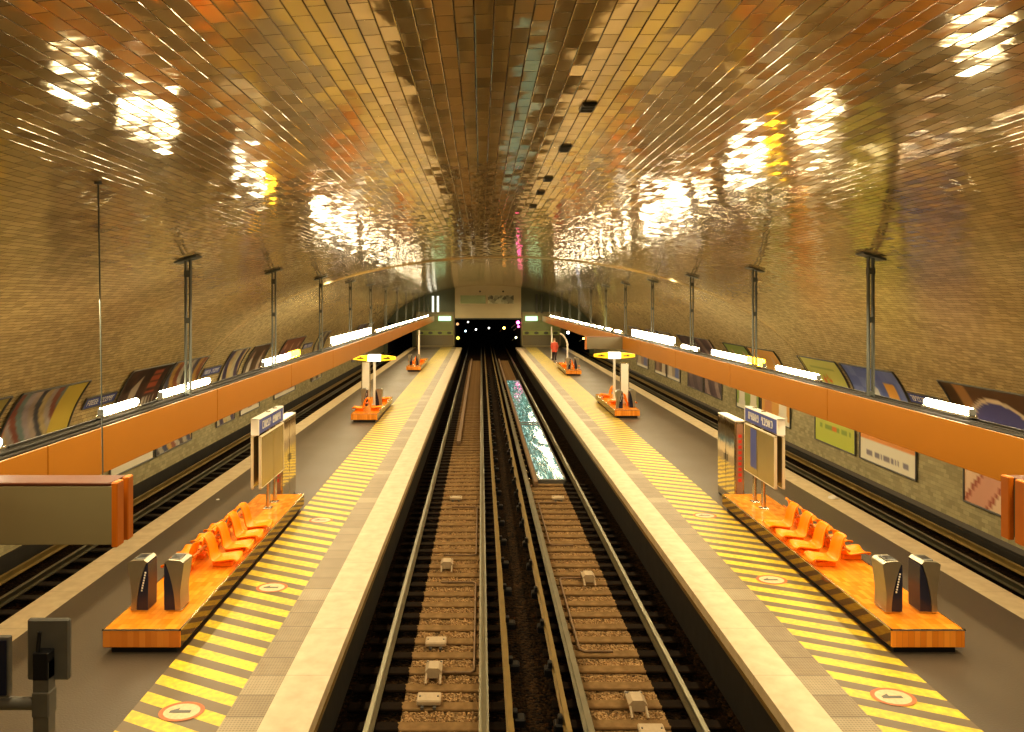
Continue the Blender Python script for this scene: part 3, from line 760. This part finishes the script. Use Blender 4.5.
# ------------------------------------------------------------------ middle posts with glowing yellow signs, tall boards
def exit_post(x,y,w,label,arm):
    t=thing('lit_sign_post',label,'sign post',(x,y,PH))
    b=MB(); b.tube([(0,0,0),(0,0,1.76)],.055,12); b.build('post',M['white'],t)
    b=MB(); b.cbox(-.1,.1,-.1,.1,0,.02,.004); b.build('foot_plate',M['white'],t)
    hh=.125
    # lens-shaped box: yellow wings, white centre
    def lens(x0,x1):
        n=8; p=[]
        for i in range(n+1):
            xx=x0+(x1-x0)*i/n; p.append((xx,1.86-hh*(1-(abs(xx)/w)**2.2*.55)))
        for i in range(n,-1,-1):
            xx=x0+(x1-x0)*i/n; p.append((xx,1.86+hh*(1-(abs(xx)/w)**2.2*.55)))
        return p
    for s in (-1,1):
        b=MB(); b.prism_y(lens(*sorted((s*.27,s*w))),-.09,.09); hd=b.build('yellow_wing',M['yellowglow'],t)
        q=MB(); xm=s*w*.62; q.box(xm-.16,xm+.10,-.094,-.09,1.83,1.87); q.box(xm-.02 if s>0 else xm-.06,xm+.06 if s>0 else xm+.02,-.094,-.09,1.86,1.90); q.build('marking',M['darkgreen'],hd)
    b=MB(); b.cbox(-.27,.27,-.10,.10,1.72,2.01,.03); b.build('white_centre',M['whiteglow'],t)
    if arm:
        b=MB(); b.tube([(0,0,.28),(.12,-.1,.38),(.34,-.3,.40)],.025,8); b.build('side_arm',M['white'],t)
    return t
exit_post(-4.26,28.,.85,'white post with a glowing yellow and white sign, second left plinth',False)
exit_post(5.58,29.3,.85,'white post with a glowing yellow and white sign, second right plinth',True)
def tall_board(x,y,label):
    t=thing('tall_board',label,'board',(x,y,PH))
    b=MB(); b.cbox(-.15,.15,-.04,.04,.05,1.64,.01); b.build('panel',M['white'],t)
    b=MB(); b.cbox(-.18,-.15,-.05,.05,0,1.66,.004); b.cbox(.15,.18,-.05,.05,0,1.66,.004); b.cbox(-.18,.18,-.05,.05,1.64,1.67,.004); b.build('frame',M['steel'],t)
    return t
tall_board(-4.70,28.6,'tall narrow cream board behind the bins, second left plinth')
tall_board(5.74,28.0,'tall narrow cream board between the bins, second right plinth')
def lamp_post(x,y,s,label):
    t=thing('curved_post',label,'post',(x,y,PH))
    b=MB(); b.tube([(0,0,0),(0,0,1.35),(s*.08,0,1.62),(s*.3,0,1.92),(s*.48,0,2.02)],.06,10); b.build('pole',M['white'],t)
    b=MB(); b.cbox(-.1,.1,-.1,.1,0,.03,.005); b.build('foot_plate',M['white'],t)
    return t
lamp_post(5.58,45.2,-1,'white post with a bent top on the farthest right plinth')
b=thing('info_post','straight white post on the farthest left plinth','post',(-4.28,48.3,PH))
q=MB(); q.tube([(0,0,0),(0,0,2.1)],.07,10); q.build('pole',M['white'],b); q=MB(); q.cbox(-.12,.12,-.1,.1,0,.03,.005); q.build('foot_plate',M['white'],b)

# ------------------------------------------------------------------ floor stickers
def sticker(x,y,label):
    t=thing('floor_sticker',label,'sticker',(x,y,0))
    b=MB(); b.disc((0,0),.165,.004,32,0,0,1.35); b.build('disc',M['fadedcream'],t)
    b=MB(); b.disc((0,0),.185,.006,32,0,.148,1.32); b.build('red_ring',M['fadedred'],t)
    b=MB(); b.add([(-.13,-.03,.007),(.10,-.03,.007),(.10,.02,.007),(-.04,.02,.007),(-.04,.06,.007),(-.13,.01,.007)],[(0,1,2,3,4,5)]); b.build('pictogram',M['greymetal'],t)
for k,(y,w) in enumerate(((7.65,'nearest'),(10.95,'second'),(14.3,'third'))): sticker(-3.27,y,'round red-ringed white sticker on the left hatching, %s to the camera'%w)
for k,(y,w) in enumerate(((7.93,'nearest'),(11.25,'second'),(14.6,'third'))): sticker(4.67,y,'round red-ringed white sticker on the right hatching, %s to the camera'%w)

# ------------------------------------------------------------------ posters (curved to the wall), as vertex-coloured sheets
def hsh(*a):
    return (math.sin(sum(v*k for v,k in zip(a,(12.9898,78.233,37.719))))*43758.5453)%1
def poster(side,y0,y1,fn,label,z0=.06,z1=2.72,name='poster',cat='poster',group=None,nu=44,nv=56,frame=M['greymetal']):
    off=.035
    def P(z,o=off):
        zc=max(z,-9); xx=vx(zc)-o
        # offset along the inward normal is nearly horizontal this low
        return AX+side*xx
    ym=(y0+y1)/2
    t=thing(name,label,cat,(P((z0+z1)/2),ym,z0),group=group)
    bx=P((z0+z1)/2)
    vs=[];fs=[];cols=[]
    for j in range(nv+1):
        z=z0+(z1-z0)*j/nv
        for i in range(nu+1):
            y=y0+(y1-y0)*i/nu
            vs.append((P(z)-bx,y-ym,z-z0))
            u=i/nu if side<0 else 1-i/nu    # u runs left to right as seen
            cols.append(fn(u,j/nv))
    for j in range(nv):
        for i in range(nu): fs.append((j*(nu+1)+i,j*(nu+1)+i+1,(j+1)*(nu+1)+i+1,(j+1)*(nu+1)+i))
    me=bpy.data.meshes.new('print'); me.from_pydata(vs,[],fs); me.materials.append(M['print'])
    ca=me.color_attributes.new('Col','FLOAT_COLOR','POINT')
    for i,c in enumerate(cols): ca.data[i].color=(*c,1)
    me.polygons.foreach_set('use_smooth',[True]*len(me.polygons))
    o=bpy.data.objects.new('print',me); C.objects.link(o); o.parent=t
    b=MB(); fw=.035
    for yy in (y0,y1):
        pts=[(P(z0+(z1-z0)*k/16,off+.012)-bx,yy-ym,(z1-z0)*k/16) for k in range(17)]; b.tube(pts,fw/1.6,6)
    for zz in (z0,z1):
        b.tube([(P(zz,off+.012)-bx,y0-ym,zz-z0),(P(zz,off+.012)-bx,y1-ym,zz-z0)],fw/1.6,6)
    b.build('frame',frame,t)
    return t
W_=(.72,.66,.52); Kd=(.03,.022,.02)
def mix(a,b,f): return tuple(x*(1-f)+y*f for x,y in zip(a,b))
def inr(v,a,b): return a<=v<=b
def f_stripes(cs,slant=.3,w=7.):
    def f(u,v):
        k=int((u+slant*v+.07*math.sin(v*9))*w); c=cs[k%len(cs)]
        return mix(c,Kd,.25*hsh(int(u*20),int(v*20)))
    return f
def f_text(base,ink,rows,accent=None):
    def f(u,v):
        c=base
        r=v*rows; k=int(r)
        if .3<r-k<.7 and .12<u<.5+.4*hsh(k,3) and hsh(int(u*34),k)>.3: c=ink
        if accent and math.hypot((u-.5)*1.0,(v-.62)*1.2)<.16: c=accent if hsh(int(u*30),int(v*30))>.3 else base
        return c
    return f
def f_dark(u,v):
    c=mix((.05,.035,.03),(.12,.07,.05),hsh(int(u*14),int(v*14)))
    if v<.09: return W_
    if inr(u,.62,.86) and inr(v,.72,.95): c=(.42,.12,.06) if int(v*40)%3 else c
    if inr(u,.25,.40) and abs(v-.75-.9*(u-.3))<.10: c=(.45,.38,.3)
    if inr(u,.55,.9) and inr(v,.60,.68) and hsh(int(u*40),2)>.4: c=(.5,.45,.38)
    return c
def f_blue(u,v):
    # upper part blue with an orange patch, lower part blue and orange bands over white with a line of text
    if v<.22: 
        if inr(v,.07,.12) and inr(u,.12,.9) and hsh(int(u*40),1)>.35: return (.25,.22,.25)
        return W_
    if v<.31: return (.70,.30,.10)
    if u<.14 and v<.45: return W_ if not inr(v,.34,.38) else (.2,.2,.3)
    if v<.5: return (.10,.13,.30)
    if inr(u,.66,.86) and inr(v,.60,.86): return (.78,.42,.10)
    if math.hypot(u-.45,v-.74)<.07: return (.7,.68,.62)
    return mix((.13,.17,.42),(.22,.26,.5),hsh(int(u*9),int(v*9)))
def f_green(u,v):
    c=(.47,.50,.10)
    if math.hypot((u-.52),(v-.74)*1.1)<.10: return (.62,.16,.05) if hsh(int(u*30),int(v*40))>.35 else c
    if inr(v,.17,.22) and hsh(int(u*22),5)>.45 and .12<u<.9: return (.25,.32,.08) if abs(u-.5)>.06 else (.65,.2,.05)
    if inr(v,.88,.91) and .2<u<.8: return (.3,.35,.1)
    return mix(c,(.58,.55,.18),v)
def f_car(u,v):
    c=(.17,.10,.055)
    if v>.5:
        # pale arch around a blue field, grey block on the right
        if u>.66:
            c=(.24,.21,.19)
            if v<.86 and int(v*22)%3==0 or (inr(u,.74,.80) and v<.85): c=(.66,.58,.42)
            return c
        r=math.hypot((u-.36)*1.5,(v-.60)*1.2)
        if r<.34 and v>.50: c=(.14,.14,.34)
        if .34<=r<.385: c=(.78,.66,.50)
        if u<.10: c=(.10,.06,.03)
        if inr(u,.1,.2) and r>.385: c=(.45,.25,.10)
        return c
    s=math.sin((u*1.3-v*.7)*14)
    c=(.62,.34,.24) if s>.15 else ((.35,.10,.06) if s>-.35 else (.72,.52,.36))
    return c
def f_people(bg,fig,fig2,n=3):
    def f(u,v):
        k=int(u*n); x=u*n-k
        c=bg
        if abs(x-.5)<.22*(1.15-v) + .05 and v<.82: c=fig if k%2 else fig2
        if math.hypot((x-.5)/n*1.2,(v-.86)*.9)<.05: c=(.6,.4,.28)
        if v<.06: c=W_
        return c
    return f
cs1=((.52,.42,.30),(.46,.38,.12),(.45,.10,.07),(.5,.44,.36),(.20,.24,.32),(.60,.50,.22))
poster(-1,10.1,12.9,f_stripes(cs1,.25,6),'curved colourful striped poster at the extreme left edge')
def f_L1(u,v):
    if u>.66: return (.62,.48,.10)
    if u<.04: return (.5,.06,.04)
    c=f_stripes(((.42,.36,.36),(.46,.38,.30),(.10,.11,.13),(.52,.42,.22),(.45,.40,.36),(.3,.12,.08),(.22,.3,.28)),.35,13)(u,v)
    return c
poster(-1,13.2,15.5,f_L1,'wide curved poster with streaks and a yellow right part, left wall')
poster(-1,17.4,19.7,f_dark,'nearly black curved poster on the left wall above the nearest post light')
poster(-1,19.85,22.3,f_stripes(((.12,.09,.08),(.5,.45,.35),(.10,.11,.17),(.60,.38,.12),(.32,.12,.07),(.55,.5,.4)),.2,9),'multicoloured streaked poster right of the black one on left wall')
poster(-1,24.4,26.2,f_stripes(((.55,.48,.3),(.10,.08,.14),(.55,.42,.2)),.1,5),'pale and dark striped poster, left wall between second and third posts')
poster(-1,26.8,29.1,f_people((.12,.08,.05),(.5,.4,.3),(.55,.48,.36),2),'dark poster with two pale shapes, middle of left wall')
poster(-1,31.2,34.7,f_people((.28,.12,.07),(.5,.34,.2),(.12,.1,.2),3),'reddish brown poster on the left wall above the yellow light end')
poster(-1,38.,40.4,f_stripes(((.12,.09,.07),(.55,.47,.3)),.2,4),'dark bordered poster on the left wall behind the third post')
poster(-1,50.,53.,f_stripes(((.14,.10,.2),(.3,.24,.2)),.2,4),'distant dark purple poster on the left wall')
poster(-1,54.,57.,f_stripes(((.5,.42,.3),(.2,.14,.1)),.2,4),'farthest brown poster on the left wall')
poster(1,11.6,15.5,f_car,'large brown poster with a pale arch round blue, right edge')
poster(1,17.2,19.75,f_blue,'blue poster with orange patch and white foot on the right wall')
poster(1,20.0,22.4,f_green,'yellow-green poster with small red emblem beside the blue poster')
poster(1,24.2,26.7,f_people((.62,.34,.10),(.72,.64,.5),(.55,.25,.1),2),'orange poster with pale shapes behind the right map board',frame=M['darkgreen'])
poster(1,26.9,29.3,f_people((.28,.34,.10),(.70,.62,.46),(.65,.6,.5),2),'green framed poster with pale figures on the right wall',frame=M['darkgreen'])
poster(1,31.1,33.5,f_stripes(((.16,.11,.12),(.35,.26,.22),(.12,.09,.1)),.6,5),'dark plum poster, nearer of two side by side on right wall')
poster(1,33.7,36.2,f_stripes(((.12,.09,.10),(.2,.15,.15)),.5,4),'dark plum poster, farther of two side by side on right wall')
poster(1,37.6,40.2,f_people((.35,.28,.2),(.16,.2,.4),(.6,.52,.4),2),'blue and beige poster on the right wall past the plum pair')
poster(1,40.4,43.,f_people((.14,.09,.07),(.6,.52,.4),(.3,.2,.15),2),'dark poster with pale figure far along the right wall')
poster(1,44.8,48.,f_people((.3,.22,.2),(.16,.18,.34),(.5,.42,.3),2),'farthest small poster visible below the right beam')

# station name plates
def nameplate(side,y0,y1,z0,z1,label,n=12):
    xm=AX+side*(vx((z0+z1)/2)-.045)
    lean=-(vx(z0)-vx(z1))/(z1-z0)*side
    t=thing('name_plate',label,'name plate',(xm,(y0+y1)/2,(z0+z1)/2)); h=(z1-z0)/2; l=(y1-y0)/2
    t.rotation_euler=(0,math.atan(lean),0)
    b=MB(); b.cbox(-.012,.012,-l,l,-h,h,.004); b.build('plate',M['blue'],t)
    s=-side; b=MB()
    for (a,c,d,e) in ((-l,l,h-.02,h+.005),(-l,l,-h-.005,-h+.02),(-l-.005,-l+.02,-h,h),(l-.02,l+.005,-h,h)): b.box(-.02,.02,a,c,d,e)
    b.build('border',M['greymetal'],t)
    b=MB(); glyphs(b,s*.0125,-l*.86,l*.86,-h*.5,h*.5,s,n); b.build('lettering',M['white'],t)
nameplate(-1,15.85,17.2,2.0,2.28,'blue station name plate beside the black poster on the left wall')
nameplate(-1,22.6,24.1,2.0,2.28,'blue station name plate right of the multicoloured poster, left wall')
nameplate(-1,35.4,37.2,2.0,2.28,'small distant blue name plate on the left wall')
nameplate(1,15.8,17.1,2.0,2.28,'blue station name plate between brown and blue posters on right wall')

# vent grilles near the crown of the vault
for k,y in enumerate((4.95,6.3,7.9,8.9,10.2)):
    z=vault(.15); t=thing('vent_grille','small dark rectangular vent in the crown of the vault, %s to the camera'%nums[k] if k<4 else 'small dark rectangular vent in the vault crown, farthest of the row','vent',(AX+.02,y,z-.012),group='vents in the crown of the vault')
    b=MB(); b.cbox(-.05,.05,-.10,.10,-.004,.02,.003); b.build('frame',M['darkgreen'],t)
    b=MB(); 
    for q in range(5): b.box(-.04,.04,-.085+q*.04,-.07+q*.04,-.009,-.003)
    b.build('slats',M['black'],t)

# ------------------------------------------------------------------ far end
k=1/ (700/YF)      # metres per pixel at the end wall
def ex(px): return (px-481)*k
def ez(py): return CAMZ-(py-300)*k
m_end=simple('end_wall_plaster',(.30,.27,.15),.7,0,.15,1); m_dkg=simple('dull_green_panel',(.13,.15,.09),.5,0,.15,1.5)
m_glass=simple('greenish_window',(.28,.33,.17),.18,.3,.2,1.5)
XL,XR=ex(455),ex(521); TZ=ez(318)
b=MB()
b.box(AX-VA-.3,AX+VA+.3,YF+.6,YF+.8,ez(313),VZC+VB+.4)
b.box(AX-VA-.3,-6.6,YF+.6,YF+.8,2.3,ez(313)); b.box(8.1,AX+VA+.3,YF+.6,YF+.8,2.3,ez(313))
b.box(-6.6,XL,YF+.6,YF+.8,-1,ez(313)); b.box(XR,8.1,YF+.6,YF+.8,-1,ez(313))
b.box(AX-VA-.3,-8.95,YF+.6,YF+.8,-1.2,ez(313)); b.box(10.4,AX+VA+.3,YF+.6,YF+.8,-1.2,ez(313))
struct(b.build('wall_end',m_dkg))
b=MB(); b.box(XL,XR,YF-.2,YF+.6,TZ,VZC+VB+.2); struct(b.build('wall_lintel',M['endcream']))
# tunnels
def tunnel(x0,x1,z1,nm,y1=YF+40):
    b=MB(); y0=YF+.8
    b.box(x0-.2,x0,y0,y1,-1.2,z1); b.box(x1,x1+.2,y0,y1,-1.2,z1); b.box(x0-.2,x1+.2,y0,y1,z1,z1+.2); b.box(x0-.2,x1+.2,y1,y1+.2,-1.2,z1+.2)
    struct(b.build(nm,M['tunnel']))
tunnel(XL,XR,TZ,'tunnel_wall'); tunnel(-8.95,-6.6,2.3,'tunnel_wall',YF+25); tunnel(8.1,10.4,2.3,'tunnel_wall',YF+25)
b=MB(); b.box(XL,XR,YF-.2,YF+.0,TZ-.12,TZ); struct(b.build('trim_4',M['darkgreen']))
# two window-like panels in the lintel
for (a,c,l,mm) in ((460,486,'pale blank panel on the left of the tunnel lintel',m_glass),(487.5,514,'patchy dark and pale panel on the right of the tunnel lintel',None)):
    t=thing('lintel_panel',l,'panel',((ex(a)+ex(c))/2,YF-.22,(ez(295)+ez(304))/2)); w=(ex(c)-ex(a))/2; h=(ez(295)-ez(304))/2
    if mm is None:
        mm,nt,bb=newmat('patchy_panel'); tc=N(nt,'ShaderNodeTexCoord'); nz=N(nt,'ShaderNodeTexVoronoi'); nz.inputs['Scale'].default_value=3.4; nt.links.new(tc.outputs['Object'],nz.inputs['Vector'])
        sp=N(nt,'ShaderNodeSeparateXYZ'); nt.links.new(nz.outputs['Color'],sp.inputs[0]); nt.links.new(mixc(nt,sp.outputs[0],(.10,.10,.07),(.62,.62,.42)),bb.inputs['Base Color'])
    b=MB(); b.cbox(-w,w,-.02,.02,-h,h,.01); b.build('pane',mm,t)
    b=MB()
    for (p,q,r,s) in ((-w,w,h-.04,h+.02),(-w,w,-h-.02,-h+.04),(-w-.02,-w+.04,-h,h),(w-.04,w+.02,-h,h)): b.box(p,q,-.05,.0,r,s)
    b.build('frame',M['endcream'],t)
for px,sd in ((480,'left'),(503,'right')):
    b=MB(); z=ez(291.5); b.tube([(ex(px),YF-.2,z),(ex(px),YF-.32,z)],.09,10); tag(b.build('spot_fixture',M['black']),'small dark round fixture on the tunnel lintel, the %s of two'%sd,'fixture')
# glazed booths closing the platform ends
def booth(x0,x1,sx0,sx1,label):
    z1=ez(312.5); t=thing('end_booth',label,'booth',((x0+x1)/2,YF+.1,0)); w=(x1-x0)/2
    b=MB(); b.box(-w,w,0,.5,0,z1); b.build('body',m_end,t)
    b=MB(); b.box(-w+.12,w-.12,-.02,0,ez(330.5),z1-.75); b.build('upper_panel',m_glass,t)
    b=MB(); b.box(-w+.12,w-.12,-.02,0,.18,ez(335)-.02); b.build('lower_panel',simple('lower_glass',(.20,.18,.12),.15,.4,.2,1),t)
    b=MB(); b.box(-w+.12,w-.12,-.025,0,ez(335),ez(331)); bd=b.build('band',simple('green_band',(.30,.36,.12),.4),t)
    b=MB()
    for q in range(4):
        xx=-w+.5+q*(2*w-1.)/3; b.add([(xx+.22*math.cos(2*PI*i/14),-.03,(ez(331)+ez(335))/2+.13*math.sin(2*PI*i/14)) for i in range(14)],[tuple(range(14))])
    b.build('oval_marks',M['darkgreen'],bd)
    b=MB()
    for (p,q,r,s) in ((-w,-w+.12,0,z1),(w-.12,w,0,z1),(-w,w,z1-.08,z1+.06),(-w,w,.0,.16)): b.box(p,q,-.06,.02,r,s)
    b.build('frame',M['cream'],t)
    cx=(x0+x1)/2
    b=MB(); b.cbox(sx0-cx,sx1-cx,-.12,-.02,ez(320.8),ez(316.3),.02); b.build('lit_screen',M['greenglow'],t)
booth(-6.2,XL-.05,ex(438.5),ex(451),'greenish glazed booth with a lit screen at the left platform end')
booth(XR+.05,7.6,ex(525.5),ex(537.5),'greenish glazed booth with a lit screen at the right platform end')
# pale upright tubes over the left booth
for px in (433.,438.):
    b=MB(); b.tube([(ex(px),YF-.1,ez(312)),(ex(px),YF-.1,ez(296))],.10,8); tag(b.build('lit_upright',M['whiteglow']),'pale glowing upright tube above the left booth, %s one'%('left' if px<435 else 'right'),'tube')
for px in (536.5,541.5):
    b=MB(); b.box(ex(px)-.1,ex(px)+.1,YF-.1,YF+.1,ez(313),ez(294)); tag(b.build('dark_upright',M['darkgreen']),'dark upright bar above the right booth, %s one'%('left' if px<540 else 'right'),'post')
# tunnel signal lamps
def lamp(px,py,col,es,r,label,dy=10):
    y=YF+dy; kk=y/700; x=(px-481)*kk; z=CAMZ-(py-300)*kk
    t=thing('tunnel_lamp',label,'lamp',(x,y,z))
    b=MB(); b.tube([(0,-.05,0),(0,.02,0)],r,12); b.build('lens',simple('lens_glow',col,.4,0,0,1,emit=col,es=es),t)
    b=MB(); b.tube([(0,.02,0),(0,.25,0)],r*1.25,12); b.build('housing',M['black'],t)
    b=MB(); b.tube([(0,.15,0),(-r*4,.15,-r*3.2)],r*.45,6); b.build('bracket',M['greymetal'],t)
lamp(468,322,(.9,.85,.7),3,.10,'dim white lamp high on the left in the tunnel mouth')
lamp(465.5,331,(.55,.85,1),6,.10,'bluish white lamp at lower left in the tunnel mouth')
lamp(476,329.5,(.9,.9,.8),6,.10,'white lamp left of the middle of the tunnel')
lamp(489,328,(.95,.9,.8),6,.10,'white lamp near the middle of the tunnel')
lamp(504,328,(1,.42,.08),14,.14,'bright orange lamp right of the middle of the tunnel')
lamp(518,322.5,(1,.10,.40),12,.16,'magenta signal lamp, upper one at the right tunnel side',.95)
lamp(518.5,326.5,(1,.08,.25),8,.12,'magenta signal lamp, lower one at the right tunnel side',.95)
lamp(516,337.5,(.9,.95,.5),6,.10,'pale yellow lamp low at the right tunnel side',.95)
lamp(458,338,(.8,.7,.1),2.5,.16,'dull yellow lamp low at the left tunnel side',.95)
lamp(457.5,324,(.6,.35,.15),1.5,.14,'brownish round lamp high at the left tunnel side',.95)
lamp(568,332.5,(.7,.8,1),10,.13,'blue-white lamp in the right outer tunnel',.95)
lamp(583.5,338.5,(.9,.9,.2),5,.10,'greenish yellow lamp in the right outer tunnel',.9)

# ------------------------------------------------------------------ foreground: mirror and panel on a post, left
t=thing('mirror_post','grey square plate on a metal post in the lower left foreground','post',(-3.12,5.,0))
b=MB(); b.box(-.055,.055,-.04,.04,0,1.93); b.build('post',M['greymetal'],t)
b=MB(); b.cbox(-.062,.062,-.05,.05,1.54,1.72,.008); b.build('clamp',M['greymetal'],t)
b=MB(); b.cbox(-.145,.16,.03,.07,1.765,2.205,.012); b.build('plate',M['greymetal'],t)
b=MB(); b.cbox(-.06,.055,-.045,.04,1.80,2.0,.008); b.tube([(-.035,-.02,1.98),(-.02,-.02,2.14)],.014,8); b.build('hinge',M['black'],t)
b=MB(); b.tube([(-.05,0,1.62),(-.9,0,1.62)],.043,12); b.build('cross_rail',M['greymetal'],t)
t=thing('screen_panel','dark blue-black panel cut by the lower left edge of the view','panel',(-3.535,4.98,1.68))
b=MB(); b.cbox(-.22,.19,-.02,.02,.0,.43,.006); b.build('casing',M['greymetal'],t)
b=MB(); b.cbox(-.20,.175,-.03,-.019,.02,.41,.002); b.build('screen',M['navy'],t)
b=MB(); b.cbox(-.03,.03,-.02,.02,-.045,.01,.004); b.build('bracket',M['greymetal'],t)

# small litter
def paper(x,y,z,r,label):
    random.seed(int(x*100)); b=MB(); n=9
    vs=[(0,0,r*.6)]+[(r*random.uniform(.7,1.2)*math.cos(2*PI*i/n),r*random.uniform(.6,1)*math.sin(2*PI*i/n),random.uniform(.002,.02)) for i in range(n)]
    b.add(vs,[(0,i+1,(i+1)%n+1) for i in range(n)]); o=b.build('paper_scrap',M['white'],loc=(x,y,z)); tag(o,label,'paper')
paper((218-481)/200*4.5,15.75,0,.05,'small white paper scrap on the asphalt beside the left outer edge')
paper((836-481)/197*4.5-.1,15.9,0,.13,'crumpled whitish paper on the right outer platform edge')

# ------------------------------------------------------------------ distant person on the right platform
def person(x,y,label):
    t=thing('person',label,'person',(x,y,0))
    me=bpy.data.meshes.new('body')
    J=[((0,0,.92),.13),((0,0,1.12),.12),((0,0,1.34),.14),((0,0,1.46),.06),((0,-.01,1.55),.075),((0,-.01,1.64),.08),
       ((.08,0,.86),.09),((.09,-.01,.48),.06),((.09,.02,.09),.042),((.09,-.10,.03),.035),
       ((-.08,0,.86),.09),((-.10,.03,.48),.06),((-.10,.08,.09),.042),((-.10,-.03,.03),.035),
       ((.18,0,1.38),.055),((.22,.02,1.12),.042),((.20,-.06,.88),.032),((.19,-.09,.80),.03),
       ((-.18,0,1.38),.055),((-.22,.02,1.12),.042),((-.20,-.04,.88),.032),((-.19,-.06,.80),.03)]
    E=[(0,1),(1,2),(2,3),(3,4),(4,5),(0,6),(6,7),(7,8),(8,9),(0,10),(10,11),(11,12),(12,13),(2,14),(14,15),(15,16),(16,17),(2,18),(18,19),(19,20),(20,21)]
    me.from_pydata([j[0] for j in J],E,[]); me.materials.append(M['skin'])
    o=bpy.data.objects.new('body',me); C.objects.link(o); o.parent=t
    sk=o.modifiers.new('Skin','SKIN'); sub=o.modifiers.new('s','SUBSURF'); sub.levels=sub.render_levels=1
    sv=me.skin_vertices[0].data
    for i,j in enumerate(J): sv[i].radius=(j[1],j[1]); sv[i].use_root=(i==0)
    # coat: flared tube with sleeves, trousers, hair
    b=MB(); b.tube([(0,0,.72),(0,0,.95),(0,0,1.15),(0,0,1.34),(0,0,1.44)],[.21,.18,.165,.185,.08],14)
    for s in (1,-1): b.tube([(s*.16,0,1.39),(s*.225,.02,1.12),(s*.20,-.05,.90)],[.07,.058,.045],10)
    b.build('coat',M['coat'],t)
    b=MB()
    for s,l in ((1,[(.08,0,.86),(.09,-.01,.48),(.09,.02,.10)]),(-1,[(-.08,0,.86),(-.10,.03,.48),(-.10,.08,.10)])): b.tube(l,[.11,.08,.06],10)
    b.build('trousers',M['trouser'],t)
    b=MB(); b.tube([(0,.03,1.52),(0,.035,1.60),(0,.025,1.68),(0,.01,1.725)],[.075,.098,.085,.02],12); b.build('hair',M['hair'],t)
    b=MB()
    for s in (-1,1): b.tube([(s*.03,-.085,1.62),(s*.03,-.092,1.62)],.010,6)
    b.build('eyes',M['black'],t)
    return t
person(5.35,51.,'distant person in a red coat standing on the right platform')
b=MB(); b.tube([(5.45,54.,0),(5.45,54.,2.45)],.06,10); b.cbox(5.36,5.54,53.9,54.1,0,.03,.005); tag(b.build('thin_post',M['white']),'thin white post behind the distant person on the right platform','post')

# ------------------------------------------------------------------ light
def area(x,y,z,sx,sy,rot,energy,col):  # unseen fill light with no fitting of its own
    l=bpy.data.lights.new('lamp','AREA'); l.shape='RECTANGLE'; l.size=sx; l.size_y=sy; l.energy=energy; l.color=col
    o=bpy.data.objects.new('unseen_fill_light',l); C.objects.link(o); o.location=(x,y,z); o.rotation_euler=rot; o['kind']='structure'; return o
WARM=(1,.82,.50)
for x,tl in ((-3.25,-3),(4.7,3)):  # added unseen strips standing in for light thrown down by the vault
    area(x,13,4.5,.12,17,(0,math.radians(tl),0),540,WARM)
    area(x,43,4.5,.12,43,(0,math.radians(tl),0),930,WARM)
area(-5.6,33,3.4,.1,56,(0,math.radians(-35),0),900,WARM)  # added unseen strips brightening the outer platform sides and lower walls
area(7.05,33,3.4,.1,56,(0,math.radians(35),0),950,WARM)
# unseen fill light overhead at the camera end of the hall
area(AX,2.0,5.2,5,3,(math.radians(12),0,0),170,WARM)

w=bpy.data.worlds.new('World'); bpy.context.scene.world=w; w.use_nodes=True
bg=w.node_tree.nodes['Background']; bg.inputs[0].default_value=(.10,.07,.035,1); bg.inputs[1].default_value=1.0

# ------------------------------------------------------------------ camera (level, lens shifted like the photograph's perspective)
cam=bpy.data.cameras.new('Camera'); co=bpy.data.objects.new('Camera',cam); C.objects.link(co)
co.location=(0,0,CAMZ); co.rotation_euler=(PI/2,0,0)
cam.sensor_width=36; cam.lens=700/1024*36; cam.shift_x=(512-481)/1024; cam.shift_y=(300-366)/1024
cam.clip_start=.05; cam.clip_end=300
sc=bpy.context.scene; sc.camera=co
sc.view_settings.view_transform='Standard'; sc.view_settings.look='Medium High Contrast'; sc.view_settings.exposure=0.0
sc.cycles.use_denoising=True
sc.cycles.max_bounces=8; sc.cycles.sample_clamp_indirect=8
